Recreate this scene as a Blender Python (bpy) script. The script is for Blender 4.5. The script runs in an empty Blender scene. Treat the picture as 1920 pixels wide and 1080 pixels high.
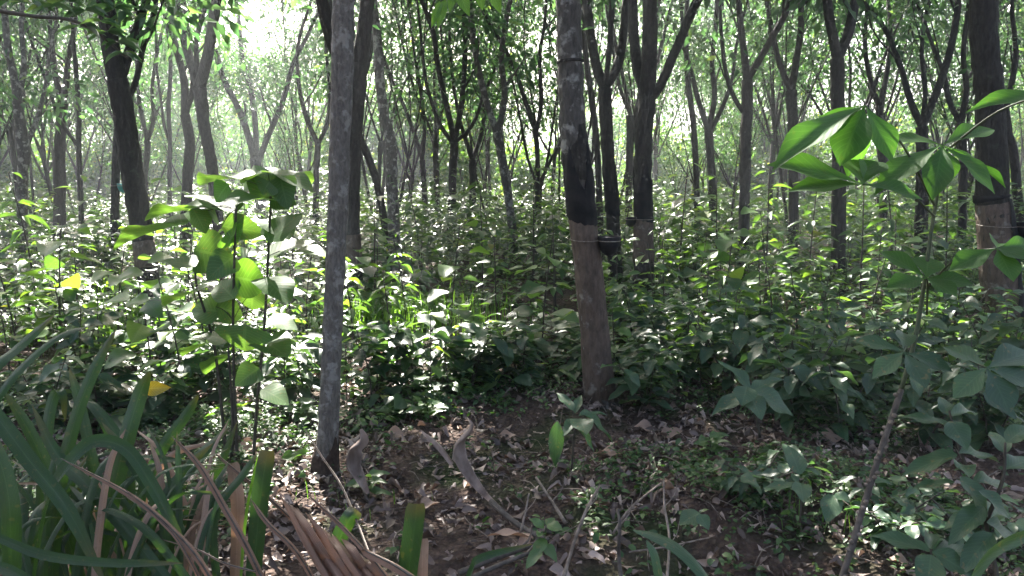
import bpy, math, random
import numpy as np
from mathutils import Vector

scene = bpy.context.scene
COL = scene.collection
RNG = np.random.default_rng(11)
rnd = random.Random(5)

# ------------------------------------------------------------------ camera model
CAM_H, FPX, PITCH = 1.5, 1507.0, math.radians(7.93)
CP, SP = math.cos(PITCH), math.sin(PITCH)
def ray(px, py):
    u, v = (px - 960) / FPX, -(py - 540) / FPX
    return np.array([u, CP + v * SP, -SP + v * CP])
def at(px, py, Y):                     # point on a sight line at depth Y
    d = ray(px, py)
    return np.array([0, 0, CAM_H]) + d * (Y / d[1])
def project(p):
    q = np.asarray(p, float) - np.array([0, 0, CAM_H])
    f = q[1] * CP - q[2] * SP
    return 960 + FPX * q[0] / f, 540 - FPX * (q[1] * SP + q[2] * CP) / f

# ------------------------------------------------------------------ sun
SUN_AZ, SUN_EL = math.radians(-17.0), math.radians(41.0)
SD = np.array([math.sin(SUN_AZ) * math.cos(SUN_EL), math.cos(SUN_AZ) * math.cos(SUN_EL), math.sin(SUN_EL)])

# ------------------------------------------------------------------ noise and ground height
def vnoise(x, y, seed=0):
    xi, yi = np.floor(x).astype(np.int64), np.floor(y).astype(np.int64)
    fx, fy = x - xi, y - yi
    fx, fy = fx * fx * (3 - 2 * fx), fy * fy * (3 - 2 * fy)
    def h(a, b):
        n = (a * 374761393 + b * 668265263 + seed * 982451653) & 0x7fffffff
        n = ((n ^ (n >> 13)) * 1274126177) & 0x7fffffff
        return ((n ^ (n >> 16)) & 0xffff) / 65535.0
    return (h(xi, yi) * (1 - fx) + h(xi + 1, yi) * fx) * (1 - fy) + (h(xi, yi + 1) * (1 - fx) + h(xi + 1, yi + 1) * fx) * fy
def gh(x, y):
    x, y = np.asarray(x, float), np.asarray(y, float)
    near = 1.0 / (1.0 + (np.maximum(0, np.hypot(x, y - 4) - 6) / 6) ** 2)
    z = 0.14 * (vnoise(x * .7 + 9, y * .7, 1) - .5) + near * (.07 * (vnoise(x * 2.6, y * 2.6, 2) - .5) + .045 * (vnoise(x * 7, y * 7, 3) - .5) + .02 * (vnoise(x * 19, y * 19, 4) - .5))
    z = z + .13 * np.exp(-((x - 1.15) / .7) ** 2 - ((y - 3.6) / .5) ** 2)      # mossy hump
    z = z - .22 * np.exp(-((x - .75) / .6) ** 2 - ((y - 2.65) / .35) ** 2)     # hollow in front of it
    z = z + .25 * np.maximum(0, vnoise(x * .05, y * .05, 7) - .5) * np.clip((y - 20) / 20, 0, 1)
    return z
def gnd(px, py):
    d = ray(px, py)
    z = 0.0
    for _ in range(6):
        p = np.array([0, 0, CAM_H]) + d * ((z - CAM_H) / d[2])
        z = float(gh(p[0], p[1]))
    return p

# ------------------------------------------------------------------ object helpers
def tag(o, label=None, cat=None, group=None, kind=None):
    if label: o["label"] = label
    if cat: o["category"] = cat
    if group: o["group"] = group
    if kind: o["kind"] = kind
    return o
def thing(name, loc, label, cat, group=None):
    o = bpy.data.objects.new(name, None)
    COL.objects.link(o)
    o.location = Vector([float(c) for c in loc])
    o.empty_display_size = .1
    return tag(o, label, cat, group)
def mesh(name, V, faces, mat, parent=None, uv=None, smooth=True, shift=True):
    """faces: list of int arrays (n,3) or (n,4)."""
    V = np.asarray(V, np.float64)
    if parent is not None and shift:
        q = parent
        while q is not None:
            V = V - np.array(q.location); q = q.parent
    me = bpy.data.meshes.new(name)
    me.vertices.add(len(V)); me.vertices.foreach_set("co", V.astype(np.float32).ravel())
    loops = np.concatenate([f.ravel() for f in faces]).astype(np.int32)
    tot = np.concatenate([np.full(len(f), f.shape[1], np.int32) for f in faces])
    st = np.concatenate([[0], np.cumsum(tot)[:-1]]).astype(np.int32)
    me.loops.add(len(loops)); me.loops.foreach_set("vertex_index", loops)
    me.polygons.add(len(tot)); me.polygons.foreach_set("loop_start", st); me.polygons.foreach_set("loop_total", tot)
    me.polygons.foreach_set("use_smooth", np.full(len(tot), smooth, bool))
    if uv is not None:
        l = me.uv_layers.new(name="UVMap")
        l.data.foreach_set("uv", np.asarray(uv, np.float32)[loops].ravel())
    me.update(calc_edges=True)
    me.materials.append(mat)
    o = bpy.data.objects.new(name, me)
    COL.objects.link(o)
    if parent is not None: o.parent = parent
    return o
class Acc:
    def __init__(s): s.V, s.F, s.U, s.n = [], {}, [], 0
    def add(s, V, faces, uv=None):
        V = np.asarray(V, float)
        for f in faces:
            f = np.asarray(f)
            if len(f): s.F.setdefault(f.shape[1], []).append(f + s.n)
        s.V.append(V); s.n += len(V)
        s.U.append(np.zeros((len(V), 2)) if uv is None else np.asarray(uv))
    def build(s, name, mat, parent=None, smooth=True):
        return mesh(name, np.concatenate(s.V), [np.concatenate(f) for f in s.F.values()], mat, parent, np.concatenate(s.U), smooth)
def nrm(a):
    a = np.asarray(a, float)
    return a / np.maximum(np.linalg.norm(a, axis=-1, keepdims=True), 1e-9)
def spline(P, per=4):
    P = np.asarray(P, float)
    if len(P) < 3:
        t = np.linspace(0, 1, per + 1)[:, None]
        return P[0] * (1 - t) + P[-1] * t
    Q = np.vstack([2 * P[0] - P[1], P, 2 * P[-1] - P[-2]])
    out = []
    for i in range(len(P) - 1):
        a, b, c, d = Q[i:i + 4]
        for k in range(per):
            t = k / per
            out.append(.5 * (2 * b + (c - a) * t + (2 * a - 5 * b + 4 * c - d) * t * t + (3 * b - a - 3 * c + d) * t ** 3))
    out.append(P[-1])
    return np.array(out)
def tube(P, R, seg=8, rough=0.0, rng=None, cap=True):
    P = np.asarray(P, float); R = np.asarray(R, float); n = len(P)
    T = nrm(np.gradient(P, axis=0))
    ref = np.array([1., 0, 0]) if abs(T[0][0]) < .8 else np.array([0, 1., 0])
    N = np.zeros_like(P); N[0] = nrm(ref - T[0] * ref.dot(T[0]))
    for i in range(1, n): N[i] = nrm(N[i - 1] - T[i] * N[i - 1].dot(T[i]))
    B = np.cross(T, N)
    a = np.arange(seg) * 2 * math.pi / seg
    rr = R[:, None] * np.ones((1, seg))
    if rough and rng is not None: rr = rr * (1 + rough * rng.uniform(-1, 1, (n, seg)))
    V = P[:, None] + rr[..., None] * (np.cos(a)[None, :, None] * N[:, None] + np.sin(a)[None, :, None] * B[:, None])
    i, j = np.meshgrid(np.arange(n - 1), np.arange(seg), indexing="ij")
    F = np.stack([i * seg + j, i * seg + (j + 1) % seg, (i + 1) * seg + (j + 1) % seg, (i + 1) * seg + j], -1).reshape(-1, 4)
    V = V.reshape(-1, 3); fs = [F]
    if cap:
        V = np.vstack([V, P[-1] + T[-1] * R[-1] * .4, P[0]])
        k = np.arange(seg)
        fs.append(np.stack([(n - 1) * seg + k, (n - 1) * seg + (k + 1) % seg, np.full(seg, n * seg)], -1))
        fs.append(np.stack([(k + 1) % seg, k, np.full(seg, n * seg + 1)], -1))
    return V, fs
def lathe(profile, seg=16):             # [(r, z)...] round the z axis
    a = np.arange(seg) * 2 * math.pi / seg
    V = np.array([[r * math.cos(t), r * math.sin(t), z] for r, z in profile for t in a])
    n = len(profile)
    i, j = np.meshgrid(np.arange(n - 1), np.arange(seg), indexing="ij")
    F = np.stack([i * seg + j, i * seg + (j + 1) % seg, (i + 1) * seg + (j + 1) % seg, (i + 1) * seg + j], -1).reshape(-1, 4)
    return V, [F]

# ------------------------------------------------------------------ leaves
PROF = {"ovate": lambda t: np.sin(math.pi * t ** .75) ** .9, "heart": lambda t: np.sin(math.pi * t ** .55) ** .75,
        "lance": lambda t: np.sin(math.pi * t ** .82) ** 1.05, "cassava": lambda t: np.sin(math.pi * np.clip(t, 0, 1) ** 1.3) ** 1.15,
        "ellip": lambda t: np.sin(math.pi * t) ** .8}
def leaf_tpl(profile="ovate", nt=4, nc=1, fold=.25, arch=.3, wave=0.0, seed=0):
    """unit leaf: x along, y across (width 1), z up. nc: columns on each side of the midrib."""
    t = np.linspace(0, 1, nt + 1); w = PROF[profile](np.clip(t, 1e-4, 1 - 1e-4)) * .5
    w[-1] = .0; w[0] = .03
    u = np.linspace(-1, 1, 2 * nc + 1)
    X, Uc = np.meshgrid(t, u, indexing="ij")
    Y = Uc * w[:, None]
    g = np.random.default_rng(seed)
    ph = g.uniform(0, 6.28, 4)
    Z = fold * np.abs(Y) - arch * X ** 2 + wave * np.sin(X * 9 + ph[0] + 2.2 * np.sign(Uc)) * np.abs(Uc) ** 1.5 * w[:, None]
    V = np.stack([X, Y, Z], -1).reshape(-1, 3)
    c = 2 * nc + 1
    i, j = np.meshgrid(np.arange(nt), np.arange(2 * nc), indexing="ij")
    F = np.stack([i * c + j, (i + 1) * c + j, (i + 1) * c + j + 1, i * c + j + 1], -1).reshape(-1, 4)
    UV = np.stack([(Uc + 1) / 2, X], -1).reshape(-1, 2)
    return V, F, UV
TPL_TINY = (np.array([[0, 0, 0], [.45, .5, .09], [1, 0, -.18], [.45, -.5, .09]], float), np.array([[0, 2, 1], [0, 3, 2]]), np.array([[.5, 0], [1, .45], [.5, 1], [0, .45]]))
TPL_MID = (np.array([[0, 0, 0], [.25, .42, .08], [.62, .42, .02], [1, 0, -.28], [.62, -.42, .02], [.25, -.42, .08], [.3, 0, 0], [.66, 0, -.1]], float),
           np.array([[0, 6, 1, 1], [6, 7, 2, 1], [7, 3, 2, 2], [0, 5, 6, 6], [5, 4, 7, 6], [4, 3, 7, 7]]), None)
_q = TPL_MID[1]
TPL_MID = (TPL_MID[0], np.array([[0, 6, 1], [6, 7, 1], [7, 2, 1], [7, 3, 2], [0, 5, 6], [5, 4, 6], [4, 7, 6], [4, 3, 7]]), np.array([[.5, 0], [1, .25], [1, .62], [.5, 1], [0, .62], [0, .25], [.5, .3], [.5, .66]]))
TPL_OVATE = leaf_tpl("ovate", 6, 1, .22, .22)
TPL_HEART = leaf_tpl("heart", 8, 2, .22, .2, .10, 3)
TPL_LANCE = leaf_tpl("lance", 6, 1, .3, .3)
TPL_FINE = [leaf_tpl("ovate", 12, 2, .18, .22, .14, s) for s in range(4)]
TPL_CASS = [leaf_tpl("cassava", 14, 2, .16, .16, .06, s) for s in range(4)]
def leaves(acc, P, D, N, L, W, tpl):
    """m leaves: base points P, axes D, normals N, lengths L, widths W."""
    P, D, N = np.atleast_2d(P), nrm(np.atleast_2d(D)), np.atleast_2d(N)
    L, W = np.broadcast_to(np.asarray(L, float), len(P)), np.broadcast_to(np.asarray(W, float), len(P))
    S = nrm(np.cross(N, D)); N = np.cross(D, S)
    v, f, uv = tpl
    V = P[:, None] + L[:, None, None] * v[None, :, :1] * D[:, None] + W[:, None, None] * v[None, :, 1:2] * S[:, None] + L[:, None, None] * v[None, :, 2:3] * N[:, None] * .8
    m, k = len(P), len(v)
    F = (f[None] + (np.arange(m) * k)[:, None, None]).reshape(-1, f.shape[1])
    acc.add(V.reshape(-1, 3), [F], np.tile(uv, (m, 1)))
def ribbon(acc, P, W, side, cup=.25, cols=2):
    """strap blade along P, width W, flat direction given by side vectors; cup: V depth."""
    P = np.asarray(P, float); n = len(P); W = np.asarray(W, float)
    T = nrm(np.gradient(P, axis=0)); S = np.asarray(side, float) * np.ones((n, 1))
    S = nrm(S - T * (S * T).sum(1, keepdims=True)); N = np.cross(T, S)
    u = np.linspace(-1, 1, 2 * cols + 1)
    V = P[:, None] + (W[:, None] * .5 * u[None])[..., None] * S[:, None] + (W[:, None] * cup * np.abs(u)[None] ** 1.3)[..., None] * N[:, None]
    c = 2 * cols + 1
    i, j = np.meshgrid(np.arange(n - 1), np.arange(2 * cols), indexing="ij")
    F = np.stack([i * c + j, (i + 1) * c + j, (i + 1) * c + j + 1, i * c + j + 1], -1).reshape(-1, 4)
    tt = np.linspace(0, 1, n)
    UV = np.stack(np.broadcast_arrays((u[None] + 1) / 2, tt[:, None]), -1).reshape(-1, 2)
    acc.add(V.reshape(-1, 3), [F], UV)

# ------------------------------------------------------------------ materials
def newmat(name):
    m = bpy.data.materials.new(name); m.use_nodes = True
    nt = m.node_tree; nt.nodes.clear()
    return m, nt, lambda t, **k: _n(nt, t, k)
def _n(nt, t, k):
    n = nt.nodes.new(t)
    for a, b in k.items():
        setattr(n, a, b)
    return n
def ramp(N, stops):
    r = N("ShaderNodeValToRGB")
    e = r.color_ramp.elements
    while len(e) < len(stops): e.new(.5)
    for x, (p, c) in zip(e, stops):
        x.position = p; x.color = (*c, 1)
    return r
def leaf_mat(name, cols, trans, tf=.38, rough=.42, spec=.5, veins=0.0, spots=0.0, blade=False):
    """cols: stops of leaf colour drawn per leaf; trans: tint of the light that comes through."""
    m, nt, N = newmat(name); K = nt.links.new
    geo = N("ShaderNodeNewGeometry"); r = ramp(N, cols); K(geo.outputs["Random Per Island"], r.inputs[0])
    col = r.outputs[0]
    tex = N("ShaderNodeTexNoise"); tex.inputs["Scale"].default_value = 9.0
    tc = N("ShaderNodeTexCoord"); K(tc.outputs["Object"], tex.inputs["Vector"])
    hv = N("ShaderNodeHueSaturation"); K(col, hv.inputs["Color"])
    mp = N("ShaderNodeMapRange"); mp.inputs[3].default_value = .75; mp.inputs[4].default_value = 1.25
    K(tex.outputs["Fac"], mp.inputs[0]); K(mp.outputs[0], hv.inputs["Value"]); col = hv.outputs[0]
    bs = N("ShaderNodeBsdfPrincipled")
    if veins:
        uv = N("ShaderNodeUVMap"); sp = N("ShaderNodeSeparateXYZ"); K(uv.outputs[0], sp.inputs[0])
        a = N("ShaderNodeMath", operation="SUBTRACT"); K(sp.outputs[0], a.inputs[0]); a.inputs[1].default_value = .5
        b = N("ShaderNodeMath", operation="ABSOLUTE"); K(a.outputs[0], b.inputs[0])
        if blade:
            s1 = N("ShaderNodeMath", operation="MULTIPLY"); K(sp.outputs[0], s1.inputs[0]); s1.inputs[1].default_value = 90.0
            s2 = N("ShaderNodeMath", operation="SINE"); K(s1.outputs[0], s2.inputs[0])
        else:
            c1 = N("ShaderNodeMath", operation="MULTIPLY_ADD"); K(b.outputs[0], c1.inputs[0]); c1.inputs[1].default_value = -.55; K(sp.outputs[1], c1.inputs[2])
            s1 = N("ShaderNodeMath", operation="MULTIPLY"); K(c1.outputs[0], s1.inputs[0]); s1.inputs[1].default_value = 62.0
            s2 = N("ShaderNodeMath", operation="SINE"); K(s1.outputs[0], s2.inputs[0])
        lt = N("ShaderNodeMath", operation="LESS_THAN"); K(b.outputs[0], lt.inputs[0]); lt.inputs[1].default_value = .03
        pw = N("ShaderNodeMapRange"); pw.inputs[1].default_value = .75; pw.inputs[2].default_value = 1.0; K(s2.outputs[0], pw.inputs[0])
        mx = N("ShaderNodeMath", operation="MAXIMUM"); K(pw.outputs[0], mx.inputs[0]); K(lt.outputs[0], mx.inputs[1])
        mm = N("ShaderNodeMath", operation="MULTIPLY"); K(mx.outputs[0], mm.inputs[0]); mm.inputs[1].default_value = veins
        mc = N("ShaderNodeMix", data_type="RGBA"); K(mm.outputs[0], mc.inputs[0]); K(col, mc.inputs[6])
        hl = N("ShaderNodeHueSaturation"); hl.inputs["Value"].default_value = 1.9; hl.inputs["Saturation"].default_value = .8; K(col, hl.inputs["Color"]); K(hl.outputs[0], mc.inputs[7])
        col = mc.outputs[2]
        bp = N("ShaderNodeBump"); bp.inputs["Strength"].default_value = .4 if blade else .07; bp.inputs["Distance"].default_value = .002
        K(s2.outputs[0], bp.inputs["Height"]); K(bp.outputs[0], bs.inputs["Normal"])
    if spots:
        sn = N("ShaderNodeTexNoise"); sn.inputs["Scale"].default_value = 60.0; K(tc.outputs["Object"], sn.inputs["Vector"])
        sr = N("ShaderNodeMapRange"); sr.inputs[1].default_value = .63; sr.inputs[2].default_value = .7; K(sn.outputs["Fac"], sr.inputs[0])
        sm = N("ShaderNodeMath", operation="MULTIPLY"); K(sr.outputs[0], sm.inputs[0]); sm.inputs[1].default_value = spots
        mc2 = N("ShaderNodeMix", data_type="RGBA"); K(sm.outputs[0], mc2.inputs[0]); K(col, mc2.inputs[6]); mc2.inputs[7].default_value = (.16, .12, .05, 1); col = mc2.outputs[2]
    if blade:
        tp = N("ShaderNodeMapRange"); tp.inputs[1].default_value = .80; tp.inputs[2].default_value = 1.0; K(sp.outputs[1], tp.inputs[0])
        tq = N("ShaderNodeMath", operation="MULTIPLY_ADD"); K(tex.outputs["Fac"], tq.inputs[0]); tq.inputs[1].default_value = 1.6; tq.inputs[2].default_value = -.35
        tz = N("ShaderNodeMath", operation="MULTIPLY", use_clamp=True); K(tp.outputs[0], tz.inputs[0]); K(tq.outputs[0], tz.inputs[1])
        mc3 = N("ShaderNodeMix", data_type="RGBA"); K(tz.outputs[0], mc3.inputs[0]); K(col, mc3.inputs[6]); mc3.inputs[7].default_value = (.17, .11, .055, 1); col = mc3.outputs[2]
    K(col, bs.inputs["Base Color"]); bs.inputs["Roughness"].default_value = rough; bs.inputs["Specular IOR Level"].default_value = spec
    tr = N("ShaderNodeBsdfTranslucent")
    tm = N("ShaderNodeMix", data_type="RGBA", blend_type="MULTIPLY"); tm.inputs[0].default_value = 1.0
    K(col, tm.inputs[6]); tm.inputs[7].default_value = (*trans, 1); K(tm.outputs[2], tr.inputs["Color"])
    ms = N("ShaderNodeMixShader"); ms.inputs[0].default_value = tf
    K(bs.outputs[0], ms.inputs[1]); K(tr.outputs[0], ms.inputs[2])
    out = N("ShaderNodeOutputMaterial"); K(ms.outputs[0], out.inputs["Surface"])
    return m
def bark_mat(name, dark, mid, pale, patch=.5, scale=1.0, low=None):
    m, nt, N = newmat(name); K = nt.links.new
    tc = N("ShaderNodeTexCoord"); oi = N("ShaderNodeObjectInfo")
    ad = N("ShaderNodeVectorMath", operation="ADD"); K(tc.outputs["Object"], ad.inputs[0])
    sc_ = N("ShaderNodeVectorMath", operation="SCALE"); K(oi.outputs["Location"], sc_.inputs[0]); sc_.inputs["Scale"].default_value = .37; K(sc_.outputs[0], ad.inputs[1])
    mp = N("ShaderNodeMapping"); mp.inputs["Scale"].default_value = (1, 1, .35); K(ad.outputs[0], mp.inputs["Vector"])
    n1 = N("ShaderNodeTexNoise"); n1.inputs["Scale"].default_value = 42 * scale; n1.inputs["Detail"].default_value = 6; n1.inputs["Roughness"].default_value = .7; K(mp.outputs[0], n1.inputs["Vector"])
    r1 = ramp(N, [(.3, dark), (.55, mid), (.8, [c * 1.35 for c in mid])]); K(n1.outputs["Fac"], r1.inputs[0])
    n2 = N("ShaderNodeTexNoise"); n2.inputs["Scale"].default_value = 11 * scale; n2.inputs["Detail"].default_value = 4; n2.inputs["Roughness"].default_value = .6; K(ad.outputs[0], n2.inputs["Vector"])
    mr = N("ShaderNodeMapRange"); mr.inputs[1].default_value = 1 - patch; mr.inputs[2].default_value = 1 - patch + .1; K(n2.outputs["Fac"], mr.inputs[0])
    mm = N("ShaderNodeMath", operation="MULTIPLY"); K(mr.outputs[0], mm.inputs[0]); mm.inputs[1].default_value = .75
    mx = N("ShaderNodeMix", data_type="RGBA"); K(mm.outputs[0], mx.inputs[0]); K(r1.outputs[0], mx.inputs[6]); mx.inputs[7].default_value = (*pale, 1)
    bs = N("ShaderNodeBsdfPrincipled"); K(mx.outputs[2], bs.inputs["Base Color"]); bs.inputs["Roughness"].default_value = .85; bs.inputs["Specular IOR Level"].default_value = .25
    w = N("ShaderNodeTexVoronoi"); w.inputs["Scale"].default_value = 30 * scale; K(mp.outputs[0], w.inputs["Vector"])
    hs = N("ShaderNodeMath", operation="ADD"); K(n1.outputs["Fac"], hs.inputs[0]); K(w.outputs["Distance"], hs.inputs[1])
    bp = N("ShaderNodeBump"); bp.inputs["Strength"].default_value = .8; bp.inputs["Distance"].default_value = .022; K(hs.outputs[0], bp.inputs["Height"]); K(bp.outputs[0], bs.inputs["Normal"])
    out = N("ShaderNodeOutputMaterial"); K(bs.outputs[0], out.inputs["Surface"])
    return m
def plain_mat(name, c1, c2, scale=20, rough=.7, spec=.3, bump=.4, dist=.004, stretch=(1, 1, 1)):
    m, nt, N = newmat(name); K = nt.links.new
    tc = N("ShaderNodeTexCoord"); mp = N("ShaderNodeMapping"); mp.inputs["Scale"].default_value = stretch; K(tc.outputs["Object"], mp.inputs["Vector"])
    n1 = N("ShaderNodeTexNoise"); n1.inputs["Scale"].default_value = scale; n1.inputs["Detail"].default_value = 5; K(mp.outputs[0], n1.inputs["Vector"])
    r1 = ramp(N, [(.35, c1), (.65, c2)]); K(n1.outputs["Fac"], r1.inputs[0])
    bs = N("ShaderNodeBsdfPrincipled"); K(r1.outputs[0], bs.inputs["Base Color"]); bs.inputs["Roughness"].default_value = rough; bs.inputs["Specular IOR Level"].default_value = spec
    bp = N("ShaderNodeBump"); bp.inputs["Strength"].default_value = bump; bp.inputs["Distance"].default_value = dist; K(n1.outputs["Fac"], bp.inputs["Height"]); K(bp.outputs[0], bs.inputs["Normal"])
    out = N("ShaderNodeOutputMaterial"); K(bs.outputs[0], out.inputs["Surface"])
    return m
M = {}
G1, G2, G3 = (.022, .052, .020), (.045, .095, .030), (.085, .15, .045)
M["crown"] = leaf_mat("crown_leaf", [(0, (.024, .056, .026)), (.5, (.038, .078, .034)), (.9, (.058, .11, .042)), (1, (.10, .13, .04))], (2.5, 2.8, 1.6), .45, .4)
M["under"] = leaf_mat("undergrowth_leaf", [(0, (.022, .048, .028)), (.45, (.034, .07, .036)), (.85, (.056, .105, .042)), (.97, (.1, .15, .04)), (1, (.17, .17, .04))], (2.6, 2.7, .8), .34, .40, .5)
M["seedling"] = leaf_mat("seedling_leaf", [(0, (.03, .07, .03)), (.5, (.05, .10, .035)), (.85, (.085, .15, .045)), (1, (.13, .19, .04))], (2.7, 2.9, .8), .36, .36, .55, .14, .3)
M["heart"] = leaf_mat("heart_leaf", [(0, (.04, .085, .035)), (.6, (.06, .115, .04)), (1, (.09, .16, .045))], (2.4, 2.5, .7), .42, .5, .3, .3, .5)
M["cassava"] = leaf_mat("cassava_leaf", [(0, (.038, .095, .026)), (1, (.052, .12, .032))], (2.4, 2.7, .8), .58, .5, .3, .22, .1)
M["bluish"] = leaf_mat("waxy_leaf", [(0, (.022, .052, .028)), (.6, (.038, .08, .038)), (1, (.065, .115, .048))], (2.2, 2.4, .9), .32, .42, .5, .28, .5)
M["strap"] = leaf_mat("strap_leaf", [(0, (.014, .036, .016)), (.6, (.023, .055, .021)), (1, (.045, .085, .028))], (2.6, 2.8, .6), .25, .36, .45, .4, .25, True)
M["fresh"] = leaf_mat("fresh_leaf", [(0, (.07, .16, .03)), (1, (.11, .21, .04))], (2.0, 2.2, .7), .5, .45, .4, .3)
M["grass"] = leaf_mat("grass_blade", [(0, (.05, .11, .025)), (1, (.10, .19, .04))], (2.0, 2.1, .6), .42, .45, .4)
M["moss"] = leaf_mat("low_weed", [(0, (.025, .06, .022)), (.7, (.05, .10, .03)), (1, (.10, .15, .05))], (1.8, 2.0, .8), .3, .5, .4)
M["shrub"] = leaf_mat("far_shrub_leaf", [(0, (.03, .075, .022)), (.6, (.055, .115, .028)), (.93, (.09, .15, .03)), (1, (.2, .2, .03))], (2.3, 2.4, .8), .45, .42)
M["litter"] = leaf_mat("litter_leaf", [(0, (.05, .034, .028)), (.4, (.12, .083, .068)), (.8, (.22, .165, .14)), (1, (.38, .30, .26))], (1.2, 1.0, .8), .12, .5, .45, 0, .3)
M["dry"] = leaf_mat("dry_leaf", [(0, (.16, .10, .075)), (.5, (.27, .18, .13)), (1, (.40, .29, .23))], (1.3, 1.0, .7), .2, .5, .4, .3, .3, True)
M["palm"] = leaf_mat("dry_palm_blade", [(0, (.11, .06, .042)), (.6, (.22, .13, .09)), (1, (.36, .24, .175))], (1.3, .95, .6), .22, .42, .4, .4, .25, True)
M["bark"] = bark_mat("rubber_bark", (.018, .015, .013), (.042, .035, .03), (.09, .085, .075), .36)
M["bark_pale"] = bark_mat("pale_bark", (.075, .065, .055), (.155, .138, .12), (.30, .285, .255), .47, 1.7)
M["bark_blotch"] = bark_mat("blotched_bark", (.032, .028, .024), (.085, .075, .064), (.30, .285, .255), .48, 1.0)
M["bark_dark"] = bark_mat("dark_mossy_bark", (.012, .011, .009), (.03, .026, .021), (.055, .058, .042), .38)
M["tapped"] = bark_mat("tapped_bark", (.05, .036, .027), (.11, .078, .058), (.24, .215, .185), .42, .8)
M["tar"] = plain_mat("black_tar", (.003, .003, .0035), (.013, .012, .012), 14, .8, .2, .8, .01)
M["mud"] = plain_mat("muddy_bark", (.03, .02, .015), (.06, .042, .032), 45, .9, .15, .8, .008)
M["cup"] = plain_mat("black_cup", (.005, .005, .006), (.014, .012, .012), 25, .6, .25)
M["wire"] = plain_mat("rusty_wire", (.14, .10, .07), (.26, .22, .18), 80, .5, .5)
M["teal"] = plain_mat("teal_plastic", (.005, .16, .13), (.01, .22, .18), 20, .4, .5)
M["stem"] = plain_mat("green_stem", (.035, .05, .022), (.065, .075, .036), 40, .6, .3)
M["stem_dark"] = plain_mat("dark_stem", (.035, .03, .022), (.07, .06, .045), 40, .7, .3)
M["stem_grey"] = plain_mat("grey_stem", (.045, .037, .031), (.10, .085, .073), 50, .75, .3)
M["sheath"] = plain_mat("dry_sheath", (.09, .06, .046), (.32, .24, .195), 15, .65, .35, .9, .01, (1, 1, .25))
M["twig"] = plain_mat("dead_twig", (.09, .07, .055), (.22, .18, .15), 40, .8, .25)
M["yellow"] = leaf_mat("yellow_leaf", [(0, (.24, .2, .025)), (1, (.32, .25, .035))], (1.6, 1.5, .6), .35, .45, .4, .3, .3)
# ------------------------------------------------------------------ ground
def ground():
    def axis(dense, lo, hi, step, far, n=26):
        a = list(np.arange(lo, hi, step))
        g = np.geomspace(step, far - hi, n)
        b = hi + np.cumsum(np.diff(np.concatenate([[0], g])))
        c = lo - np.cumsum(np.diff(np.concatenate([[0], np.geomspace(step, far + lo if lo < 0 else far, n)])))
        return np.array(sorted(set(c.tolist() + a + b.tolist())))
    xs, ys = axis(1, -6.5, 6.5, .07, 320.), axis(1, .5, 10, .07, 320.)
    X, Y = np.meshgrid(xs, ys, indexing="ij")
    Z = gh(X, Y)
    V = np.stack([X, Y, Z], -1).reshape(-1, 3)
    nx, ny = len(xs), len(ys)
    i, j = np.meshgrid(np.arange(nx - 1), np.arange(ny - 1), indexing="ij")
    F = np.stack([i * ny + j, (i + 1) * ny + j, (i + 1) * ny + j + 1, i * ny + j + 1], -1).reshape(-1, 4)
    m, nt, N = newmat("forest_soil"); K = nt.links.new
    tc = N("ShaderNodeTexCoord")
    a = N("ShaderNodeTexNoise"); a.inputs["Scale"].default_value = 14; a.inputs["Detail"].default_value = 8; a.inputs["Roughness"].default_value = .7; K(tc.outputs["Object"], a.inputs["Vector"])
    r = ramp(N, [(.25, (.026, .018, .014)), (.5, (.066, .045, .036)), (.75, (.13, .095, .078))]); K(a.outputs["Fac"], r.inputs[0])
    b = N("ShaderNodeTexNoise"); b.inputs["Scale"].default_value = 1.7; b.inputs["Detail"].default_value = 6; K(tc.outputs["Object"], b.inputs["Vector"])
    mr = N("ShaderNodeMapRange"); mr.inputs[1].default_value = .5; mr.inputs[2].default_value = .66; K(b.outputs["Fac"], mr.inputs[0])
    mx = N("ShaderNodeMix", data_type="RGBA"); K(mr.outputs[0], mx.inputs[0]); K(r.outputs[0], mx.inputs[6]); mx.inputs[7].default_value = (.03, .042, .016, 1)
    v = N("ShaderNodeTexVoronoi"); v.inputs["Scale"].default_value = 38; K(tc.outputs["Object"], v.inputs["Vector"])
    bs = N("ShaderNodeBsdfPrincipled"); K(mx.outputs[2], bs.inputs["Base Color"]); bs.inputs["Roughness"].default_value = .95; bs.inputs["Specular IOR Level"].default_value = .15
    h = N("ShaderNodeMath", operation="ADD"); K(a.outputs["Fac"], h.inputs[0]); K(v.outputs["Distance"], h.inputs[1])
    bp = N("ShaderNodeBump"); bp.inputs["Strength"].default_value = 1; bp.inputs["Distance"].default_value = .03; K(h.outputs[0], bp.inputs["Height"]); K(bp.outputs[0], bs.inputs["Normal"])
    o = N("ShaderNodeOutputMaterial"); K(bs.outputs[0], o.inputs["Surface"])
    tag(mesh("ground", V, [F], m), kind="structure")
ground()

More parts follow.
